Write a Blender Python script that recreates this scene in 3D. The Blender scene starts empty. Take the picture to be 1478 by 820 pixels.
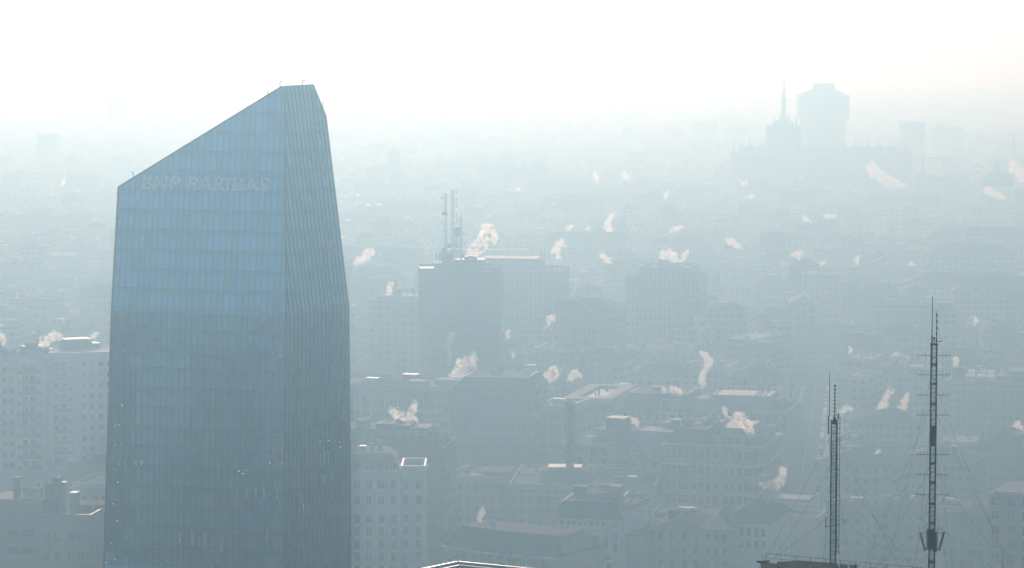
import bpy, bmesh, math, random
from mathutils import Vector, Matrix
R = math.radians
rnd = random.Random(7)
sc = bpy.context.scene
COL = sc.collection
F = 4485.0; HC = 161.0; PITCH = math.atan(370 / F)
AZ, EL = -4.5, 14.0

# ------------------------------------------------------------------ camera maths (metres; photograph 1478 x 820)
def ray(x, y):
    return (Vector((0, math.cos(PITCH), -math.sin(PITCH))) + Vector(((x - 739) / F, 0, 0))
            + Vector((0, math.sin(PITCH), math.cos(PITCH))) * ((410 - y) / F))
CAM = Vector((0, 0, HC))
def P(x, y, D):
    d = ray(x, y); return CAM + d * (D / d.y)
def hit(x, y, p0, n):
    d = ray(x, y); return CAM + d * ((p0 - CAM).dot(n) / d.dot(n))
def proj(p):
    q = Vector(p) - CAM
    f = q.y * math.cos(PITCH) - q.z * math.sin(PITCH); u = q.y * math.sin(PITCH) + q.z * math.cos(PITCH)
    return 739 + F * q.x / f, 410 - F * u / f

# ------------------------------------------------------------------ materials
def new_mat(n):
    m = bpy.data.materials.new(n); m.use_nodes = True
    return m, m.node_tree, m.node_tree.nodes['Principled BSDF']
def N(nt, t, **kw):
    n = nt.nodes.new(t)
    for k, v in kw.items(): setattr(n, k, v)
    return n
def math_(nt, op, a, b=None, c=None):
    n = N(nt, 'ShaderNodeMath', operation=op)
    for i, v in enumerate((a, b, c)):
        if v is None: continue
        if isinstance(v, (int, float)): n.inputs[i].default_value = v
        else: nt.links.new(v, n.inputs[i])
    return n.outputs[0]
def mixc(nt, fac, a, b):
    n = N(nt, 'ShaderNodeMix', data_type='RGBA')
    for s, v in ((0, fac), (6, a), (7, b)):
        if isinstance(v, (int, float)): n.inputs[s].default_value = v
        elif isinstance(v, tuple): n.inputs[s].default_value = (*v, 1)
        else: nt.links.new(v, n.inputs[s])
    return n.outputs[2]
def noise(nt, scale, detail=4, vec=None):
    n = N(nt, 'ShaderNodeTexNoise'); n.inputs['Scale'].default_value = scale; n.inputs['Detail'].default_value = detail
    if vec is not None: nt.links.new(vec, n.inputs['Vector'])
    return n.outputs[0]

def weathered(name, c, rough=.7, var=.35, scale=.25, metal=0.0, rvar=.15, spec=.2):
    m, nt, b = new_mat(name)
    tc = N(nt, 'ShaderNodeTexCoord')
    f = noise(nt, scale, 6, tc.outputs['Object'])
    d = tuple(x * (1 - var) for x in c); l = tuple(min(.9, x * (1 + var)) for x in c)
    nt.links.new(mixc(nt, f, d, l), b.inputs['Base Color'])
    g = noise(nt, scale * 3, 3, tc.outputs['Object'])
    nt.links.new(math_(nt, 'MULTIPLY_ADD', g, rvar * 2, rough - rvar), b.inputs['Roughness'])
    b.inputs['Metallic'].default_value = metal; b.inputs['Specular IOR Level'].default_value = spec
    return m

def tiled(name, c, rough=.85):
    """pitched roof: courses of tiles following the height"""
    m, nt, b = new_mat(name)
    tc = N(nt, 'ShaderNodeTexCoord'); s = N(nt, 'ShaderNodeSeparateXYZ'); nt.links.new(tc.outputs['Object'], s.inputs[0])
    cr = math_(nt, 'FRACT', math_(nt, 'MULTIPLY', s.outputs[2], 3.0))
    f = noise(nt, .5, 6, tc.outputs['Object'])
    f2 = math_(nt, 'MULTIPLY_ADD', cr, .35, math_(nt, 'MULTIPLY', f, .8))
    nt.links.new(mixc(nt, f2, tuple(x * .6 for x in c), tuple(x * 1.35 for x in c)), b.inputs['Base Color'])
    b.inputs['Roughness'].default_value = rough; b.inputs['Specular IOR Level'].default_value = .05
    return m

def facade(name, c, pitch=3.2, storey=3.4, fw=.42, fh=.5, dark=(.13, .135, .14), band=0.12, rough=.75):
    """rendered wall with rows of openings, string courses and weathering (for fronts too far off for modelled windows)"""
    m, nt, b = new_mat(name)
    tc = N(nt, 'ShaderNodeTexCoord'); s = N(nt, 'ShaderNodeSeparateXYZ'); nt.links.new(tc.outputs['Object'], s.inputs[0])
    u = math_(nt, 'ADD', s.outputs[0], s.outputs[1]); v = s.outputs[2]
    us = math_(nt, 'DIVIDE', u, pitch); vs = math_(nt, 'DIVIDE', v, storey)
    fu = math_(nt, 'ABSOLUTE', math_(nt, 'SUBTRACT', math_(nt, 'FRACT', us), .5))
    fv = math_(nt, 'ABSOLUTE', math_(nt, 'SUBTRACT', math_(nt, 'FRACT', vs), .5))
    w = math_(nt, 'MULTIPLY', math_(nt, 'LESS_THAN', fu, fw / 2), math_(nt, 'LESS_THAN', fv, fh / 2))
    cv = N(nt, 'ShaderNodeCombineXYZ'); nt.links.new(math_(nt, 'FLOOR', us), cv.inputs[0]); nt.links.new(math_(nt, 'FLOOR', vs), cv.inputs[1])
    wn = N(nt, 'ShaderNodeTexWhiteNoise'); nt.links.new(cv.outputs[0], wn.inputs['Vector'])
    shut = math_(nt, 'GREATER_THAN', wn.outputs[0], .72)
    glass = mixc(nt, shut, dark, tuple(x * .75 for x in c))
    f = noise(nt, .12, 6, tc.outputs['Object'])
    wall = mixc(nt, f, tuple(x * .78 for x in c), tuple(min(.85, x * 1.15) for x in c))
    bm = math_(nt, 'GREATER_THAN', fv, .5 - band / 2)
    wall2 = mixc(nt, math_(nt, 'MULTIPLY', bm, .5), wall, tuple(min(.85, x * 1.3) for x in c))
    nt.links.new(mixc(nt, w, wall2, glass), b.inputs['Base Color'])
    nt.links.new(math_(nt, 'MULTIPLY_ADD', math_(nt, 'MULTIPLY', w, math_(nt, 'SUBTRACT', 1.0, shut)), .15 - rough, rough), b.inputs['Roughness'])
    return m

def curtain(name, pu, pv, spandrel, tint, fin=False, tilt=.010):
    """curtain-wall glass: panes out of true by a fraction of a degree, blinds, mullion and spandrel lines (UV in metres)"""
    m, nt, b = new_mat(name)
    uv = N(nt, 'ShaderNodeUVMap'); s = N(nt, 'ShaderNodeSeparateXYZ'); nt.links.new(uv.outputs[0], s.inputs[0])
    us = math_(nt, 'DIVIDE', s.outputs[0], pu); vs = math_(nt, 'DIVIDE', s.outputs[1], pv)
    cell = N(nt, 'ShaderNodeCombineXYZ'); nt.links.new(math_(nt, 'FLOOR', us), cell.inputs[0]); nt.links.new(math_(nt, 'FLOOR', vs), cell.inputs[1])
    wn = N(nt, 'ShaderNodeTexWhiteNoise'); nt.links.new(cell.outputs[0], wn.inputs['Vector'])
    fu = math_(nt, 'FRACT', us); fv = math_(nt, 'FRACT', vs)
    lu = math_(nt, 'LESS_THAN', fu, .11 / pu * 1.4)
    edge = math_(nt, 'LESS_THAN', math_(nt, 'ABSOLUTE', math_(nt, 'SUBTRACT', math_(nt, 'ABSOLUTE', math_(nt, 'SUBTRACT', fv, spandrel / pv / 2)), spandrel / pv / 2)), .04 / pv * 1.4)
    line = math_(nt, 'MAXIMUM', lu, edge)
    band = math_(nt, 'LESS_THAN', fv, spandrel / pv)
    # blinds drawn in some panes, patches of furnished floors
    big = noise(nt, .09, 3, uv.outputs[0])
    blind = math_(nt, 'MULTIPLY', math_(nt, 'GREATER_THAN', math_(nt, 'MULTIPLY_ADD', big, .55, math_(nt, 'MULTIPLY', wn.outputs[0], .45)), .70), math_(nt, 'SUBTRACT', 1.0, band))
    base = mixc(nt, wn.outputs[0], tuple(x * .9 for x in tint), tuple(min(1, x * 1.1) for x in tint))
    base = mixc(nt, band, base, tuple(x * .84 for x in tint))
    base = mixc(nt, blind, base, (.17, .42, .62))
    base = mixc(nt, line, base, (.012, .018, .025))
    nt.links.new(base, b.inputs['Base Color'])
    nt.links.new(math_(nt, 'MULTIPLY', math_(nt, 'SUBTRACT', 1.0, line), math_(nt, 'MULTIPLY_ADD', blind, -.2, .9)), b.inputs['Metallic'])
    nt.links.new(math_(nt, 'MULTIPLY_ADD', line, .6, math_(nt, 'MULTIPLY_ADD', band, .08, .03)), b.inputs['Roughness'])
    # every pane sits slightly out of plane and is a little pillowed
    g = N(nt, 'ShaderNodeNewGeometry')
    off = N(nt, 'ShaderNodeVectorMath', operation='SUBTRACT'); nt.links.new(wn.outputs[1], off.inputs[0]); off.inputs[1].default_value = (.5, .5, .5)
    n2 = N(nt, 'ShaderNodeTexNoise'); n2.inputs['Scale'].default_value = .35; nt.links.new(uv.outputs[0], n2.inputs['Vector'])
    of2 = N(nt, 'ShaderNodeVectorMath', operation='SUBTRACT'); nt.links.new(n2.outputs[1], of2.inputs[0]); of2.inputs[1].default_value = (.5, .5, .5)
    sm = N(nt, 'ShaderNodeVectorMath', operation='ADD'); nt.links.new(off.outputs[0], sm.inputs[0]); nt.links.new(of2.outputs[0], sm.inputs[1])
    sl = N(nt, 'ShaderNodeVectorMath', operation='SCALE'); nt.links.new(sm.outputs[0], sl.inputs[0]); sl.inputs['Scale'].default_value = tilt
    ad = N(nt, 'ShaderNodeVectorMath', operation='ADD'); nt.links.new(g.outputs['Normal'], ad.inputs[0]); nt.links.new(sl.outputs[0], ad.inputs[1])
    nm = N(nt, 'ShaderNodeVectorMath', operation='NORMALIZE'); nt.links.new(ad.outputs[0], nm.inputs[0])
    nt.links.new(nm.outputs[0], b.inputs['Normal'])
    return m

def volume_mat(name, c, dens, g, absorb=(1, 1, 1)):
    m = bpy.data.materials.new(name); m.use_nodes = True; nt = m.node_tree; nt.nodes.clear()
    o = N(nt, 'ShaderNodeOutputMaterial'); v = N(nt, 'ShaderNodeVolumePrincipled')
    v.inputs['Color'].default_value = (*c, 1); v.inputs['Absorption Color'].default_value = (*absorb, 1)
    v.inputs['Density'].default_value = dens; v.inputs['Anisotropy'].default_value = g
    nt.links.new(v.outputs[0], o.inputs['Volume']); return m

def flat(name, c, rough=.6, metal=0.0, emit=0.0):
    m, nt, b = new_mat(name); b.inputs['Base Color'].default_value = (*c, 1); b.inputs['Roughness'].default_value = rough; b.inputs['Metallic'].default_value = metal
    if emit: b.inputs['Emission Color'].default_value = (*c, 1); b.inputs['Emission Strength'].default_value = emit
    return m

M = dict(
    asphalt=weathered('asphalt', (.05, .05, .052), .9, .3, .05, 0, .05, .08),
    pave=weathered('pavement', (.2, .19, .18), .8, .2, .3),
    paint=flat('road_paint', (.75, .75, .72), .6),
    white=weathered('white_render', (.7, .7, .69), .8, .12, .15),
    pale=weathered('pale_stone', (.38, .365, .34), .8, .18, .15),
    ochre=weathered('ochre_render', (.3, .25, .19), .8, .18, .15),
    brick=weathered('brown_brick', (.22, .15, .12), .8, .2, .4),
    grey=weathered('grey_concrete', (.25, .25, .25), .75, .2, .2),
    dark=weathered('dark_cladding', (.05, .055, .06), .5, .25, .2),
    slate=tiled('slate_roof', (.06, .062, .07), .8),
    tile=tiled('tile_roof', (.14, .085, .06), .9),
    btile=tiled('brown_tile_roof', (.1, .075, .06), .9),
    felt=weathered('flat_roof_felt', (.085, .085, .085), .8, .35, .2, 0, .15, .05),
    shiny=weathered('zinc_sheet', (.3, .31, .32), .5, .25, .3, .35, .12),
    sheet=weathered('bright_sheet_metal', (.45, .46, .47), .34, .2, .2, .6, .1),
    membrane=weathered('pale_roof_membrane', (.33, .33, .32), .75, .15, .2),
    metal=weathered('galvanised_steel', (.18, .18, .2), .45, .3, 2, .6),
    steel=weathered('dark_painted_steel', (.012, .012, .018), .85, .3, 2, 0, .1, .03),
    glass=flat('window_glass', (.02, .025, .03), .08),
    frame=flat('window_frame', (.35, .35, .34), .5),
    pane_daylight=flat('painted_pane_light', (.5, .52, .5), .8),
    lamp_glint=flat('lamp_and_sparkle', (1, .93, .8), .5, 0, 1.0),
    leaf=weathered('foliage', (.05, .08, .035), .7, .5, 1.5),
    bark=weathered('bark', (.06, .045, .035), .9, .3, 2),
    marble=weathered('cathedral_marble', (.13, .125, .12), .7, .15, .2),
    car_a=flat('car_paint_silver', (.5, .5, .52), .18, .4), car_b=flat('car_paint_dark', (.03, .03, .04), .15), car_c=flat('car_paint_white', (.75, .75, .74), .2),
    f_pale=facade('front_pale', (.25, .24, .22)), f_ochre=facade('front_ochre', (.22, .18, .14), 3.0, 3.6),
    f_grey=facade('front_grey', (.21, .21, .21), 2.6, 3.3, .5, .55), f_white=facade('front_white', (.29, .29, .28), 3.6, 3.2, .45, .45),
    f_dark=facade('front_dark', (.075, .08, .085), 1.8, 3.3, .6, .6, (.05, .055, .06)), f_brick=facade('front_brick', (.18, .13, .11), 3.0, 3.4),
    f_rib=facade('front_ribbed', (.2, .205, .21), 2.2, 3.3, .38, .7, (.09, .095, .1)),
)

# ------------------------------------------------------------------ mesh builder and scene helpers
class MB:
    def __init__(s): s.v = []; s.f = []; s.m = []
    def poly(s, pts, mi=0):
        i = len(s.v); s.v += [tuple(p) for p in pts]; s.f.append(tuple(range(i, i + len(pts)))); s.m.append(mi)
    def box(s, x0, x1, y0, y1, z0, z1, mi=0):
        i = len(s.v); s.v += [(x, y, z) for z in (z0, z1) for y in (y0, y1) for x in (x0, x1)]
        for q in ((0, 2, 3, 1), (4, 5, 7, 6), (0, 1, 5, 4), (2, 6, 7, 3), (0, 4, 6, 2), (1, 3, 7, 5)):
            s.f.append(tuple(i + k for k in q)); s.m.append(mi)
        return s
    def prism(s, pts, z0, z1, mi=0, mtop=None):
        n = len(pts); i = len(s.v); s.v += [(p[0], p[1], z0) for p in pts] + [(p[0], p[1], z1) for p in pts]
        for k in range(n):
            j = (k + 1) % n; s.f.append((i + k, i + j, i + n + j, i + n + k)); s.m.append(mi)
        s.f.append(tuple(i + n + k for k in range(n))); s.m.append(mi if mtop is None else mtop)
        s.f.append(tuple(i + k for k in reversed(range(n)))); s.m.append(mi)
        return s
    def tube(s, a, b, r0, r1=None, n=6, mi=0, cap=True):
        a = Vector(a); b = Vector(b); r1 = r0 if r1 is None else r1
        d = (b - a).normalized(); u = d.orthogonal().normalized(); w = d.cross(u); i = len(s.v)
        for p, r in ((a, r0), (b, r1)):
            for k in range(n):
                t = 2 * math.pi * k / n; s.v.append(tuple(p + u * (r * math.cos(t)) + w * (r * math.sin(t))))
        for k in range(n):
            j = (k + 1) % n; s.f.append((i + k, i + j, i + n + j, i + n + k)); s.m.append(mi)
        if cap:
            s.f.append(tuple(i + k for k in reversed(range(n)))); s.m.append(mi)
            s.f.append(tuple(i + n + k for k in range(n))); s.m.append(mi)
        return s
    def hip(s, x0, x1, y0, y1, z, rise, over=.4, hipx=None, mi=0):
        """hipped (hipx>0) or gabled (hipx=0) roof with the ridge along the longer side, closed underneath"""
        x0 -= over; x1 += over; y0 -= over; y1 += over
        if x1 - x0 >= y1 - y0:
            h = (y1 - y0) / 2 if hipx is None else hipx; ym = (y0 + y1) / 2
            a, b = (x0 + h, ym, z + rise), (x1 - h, ym, z + rise)
            c = [(x0, y0, z), (x1, y0, z), (x1, y1, z), (x0, y1, z)]
            fs = [[c[0], c[1], b, a], [c[1], c[2], b], [c[2], c[3], a, b], [c[3], c[0], a]]
        else:
            h = (x1 - x0) / 2 if hipx is None else hipx; xm = (x0 + x1) / 2
            a, b = (xm, y0 + h, z + rise), (xm, y1 - h, z + rise)
            c = [(x0, y0, z), (x1, y0, z), (x1, y1, z), (x0, y1, z)]
            fs = [[c[0], c[1], a], [c[1], c[2], b, a], [c[2], c[3], b], [c[3], c[0], a, b]]
        for f in fs: s.poly(f, mi)
        s.poly([c[3], c[2], c[1], c[0]], mi)
        return s
    def ring(s, x0, x1, y0, y1, z0, z1, t, mi=0):
        s.box(x0, x1, y0, y0 + t, z0, z1, mi); s.box(x0, x1, y1 - t, y1, z0, z1, mi)
        s.box(x0, x0 + t, y0 + t, y1 - t, z0, z1, mi); s.box(x1 - t, x1, y0 + t, y1 - t, z0, z1, mi)
        return s
    def build(s, name, mats, parent=None, smooth=False):
        me = bpy.data.meshes.new(name); me.from_pydata(s.v, [], s.f)
        for m in (mats if isinstance(mats, (list, tuple)) else [mats]): me.materials.append(m)
        me.polygons.foreach_set('material_index', s.m)
        if smooth: me.polygons.foreach_set('use_smooth', [True] * len(me.polygons))
        me.validate(); me.update()
        o = bpy.data.objects.new(name, me); COL.objects.link(o)
        if parent: o.parent = parent
        return o

def tag(o, label=None, cat=None, group=None, kind=None):
    if label: o['label'] = label
    if cat: o['category'] = cat
    if group: o['group'] = group
    if kind: o['kind'] = kind
    return o
def empty(name, loc=(0, 0, 0), rz=0):
    o = bpy.data.objects.new(name, None); COL.objects.link(o); o.location = loc; o.rotation_euler = (0, 0, rz); o.empty_display_size = 2; return o
def add_copy(src, parent, loc, rz=0):
    o = src.copy(); COL.objects.link(o); o.parent = parent; o.location = loc; o.rotation_euler = (0, 0, rz); return o

# ------------------------------------------------------------------ world, sun, camera
w = bpy.data.worlds.new('World'); sc.world = w; w.use_nodes = True
nt = w.node_tree; sky = nt.nodes.new('ShaderNodeTexSky'); sky.sky_type = 'NISHITA'; sky.sun_disc = False
sky.sun_elevation = R(EL); sky.sun_rotation = R(AZ); sky.dust_density = 1.0; sky.air_density = .7
nt.links.new(sky.outputs[0], nt.nodes['Background'].inputs[0]); nt.nodes['Background'].inputs[1].default_value = .12
L = bpy.data.lights.new('sun', 'SUN'); L.energy = 2.6; L.angle = R(.5); L.color = (1, .99, .975)
lo = bpy.data.objects.new('sun', L); COL.objects.link(lo)
sd = Vector((math.sin(R(AZ)) * math.cos(R(EL)), math.cos(R(AZ)) * math.cos(R(EL)), math.sin(R(EL))))
lo.rotation_euler = (-sd).to_track_quat('-Z', 'Y').to_euler()
cam = bpy.data.cameras.new('camera'); co = bpy.data.objects.new('camera', cam); COL.objects.link(co)
cam.sensor_width = 36; cam.lens = 36 * F / 1478; cam.clip_start = 1; cam.clip_end = 40000
co.location = CAM; co.rotation_euler = (math.pi / 2 - PITCH, 0, 0); sc.camera = co

# ================================================================== STEAM
def steam_mat(name, dens, scale):
    m = volume_mat(name, (.84, .93, 1), dens, .84); nt = m.node_tree; v = nt.nodes['Principled Volume']
    tc = N(nt, 'ShaderNodeTexCoord'); f = noise(nt, scale, 3, tc.outputs['Object'])
    r = N(nt, 'ShaderNodeMapRange'); r.interpolation_type = 'SMOOTHSTEP'; r.inputs['From Min'].default_value = .40; r.inputs['From Max'].default_value = .66; r.inputs['To Max'].default_value = dens
    nt.links.new(f, r.inputs['Value']); nt.links.new(r.outputs[0], v.inputs['Density']); return m
_b = bmesh.new(); bmesh.ops.create_icosphere(_b, subdivisions=2, radius=1); _b.verts.index_update()
ICO_V = [v.co.copy() for v in _b.verts]; ICO_F = [tuple(v.index for v in f.verts) for f in _b.faces]; _b.free()
def plume(label, D, pts, dens=1.0, seed=None):
    """pts: (photograph x, y, radius px) from the flue upwards"""
    s = random.Random(seed if seed is not None else int(pts[0][0] * 31 + pts[0][1])); k = D / F; base = P(pts[0][0], pts[0][1], D)
    bm = MB()
    def ball(p, r):
        mt = Matrix.Translation(p) @ Matrix.Rotation(s.uniform(0, 6), 4, Vector((s.random(), s.random(), s.random() + .1)).normalized()) @ Matrix.Diagonal((r * s.uniform(.75, 1.2), r * s.uniform(.75, 1.2), r * s.uniform(.75, 1.2), 1))
        i0 = len(bm.v); bm.v += [tuple(mt @ v) for v in ICO_V]; bm.f += [tuple(i0 + a for a in f) for f in ICO_F]
    rm = 0; cnt = 0
    for (x0, y0, r0), (x1, y1, r1) in zip(pts, pts[1:]):
        ln = math.hypot(x1 - x0, y1 - y0); n = max(2, int(ln / max(.8, .3 * (r0 + r1) / 2)))
        for i in range(n):
            t = i / n; r = (r0 + (r1 - r0) * t) * .92; x, y = x0 + (x1 - x0) * t, y0 + (y1 - y0) * t; rm += r; cnt += 1
            for j in range(3 if r > 2.2 else 2):
                ox, oy, oz = s.gauss(0, .5) * r, s.gauss(0, .5) * r, s.gauss(0, .5) * r; rr = r * s.uniform(.3, .72)
                ball(P(x + ox, y + oy, D) - base + Vector((0, oz * k, 0)), max(.12, rr * k))
            if r > 2.5:
                for j in range(3):
                    a = s.uniform(0, 6.28); ball(P(x + math.cos(a) * r * 1.05, y + math.sin(a) * r * 1.05, D) - base + Vector((0, s.gauss(0, .6) * r * k, 0)), r * s.uniform(.14, .34) * k)
    rm = rm / cnt * k
    me = bpy.data.meshes.new('t'); me.from_pydata(bm.v, [], bm.f); o = bpy.data.objects.new('t', me); COL.objects.link(o)
    md = o.modifiers.new('r', 'REMESH'); md.mode = 'VOXEL'; md.voxel_size = max(.12, rm * .22)
    m2 = bpy.data.meshes.new_from_object(o.evaluated_get(bpy.context.evaluated_depsgraph_get())); bpy.data.objects.remove(o)
    m3 = m2.copy(); dd = [0.0] * 3 * len(m2.vertices); m2.vertices.foreach_get('co', dd)
    nn = [0.0] * 3 * len(m2.vertices); m2.vertices.foreach_get('normal', nn)
    m3.vertices.foreach_set('co', [c - n * rm * .33 for c, n in zip(dd, nn)]); m2.vertices.foreach_set('co', [c + n * rm * .30 for c, n in zip(dd, nn)])
    r = bpy.data.objects.new('steam_plume', m2); COL.objects.link(r); r.location = base
    c = bpy.data.objects.new('core', m3); COL.objects.link(c); c.parent = r
    for mm, dn_, sc_ in ((m2, 1.2, 1.5), (m3, 4.5, 1.1)):
        mm.materials.clear(); mm.materials.append(steam_mat('steam', 1.25 * dens * dn_ / rm, sc_ / rm))
    tag(r, label, 'steam plume', 'steam plumes rising from the roofs')
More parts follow.
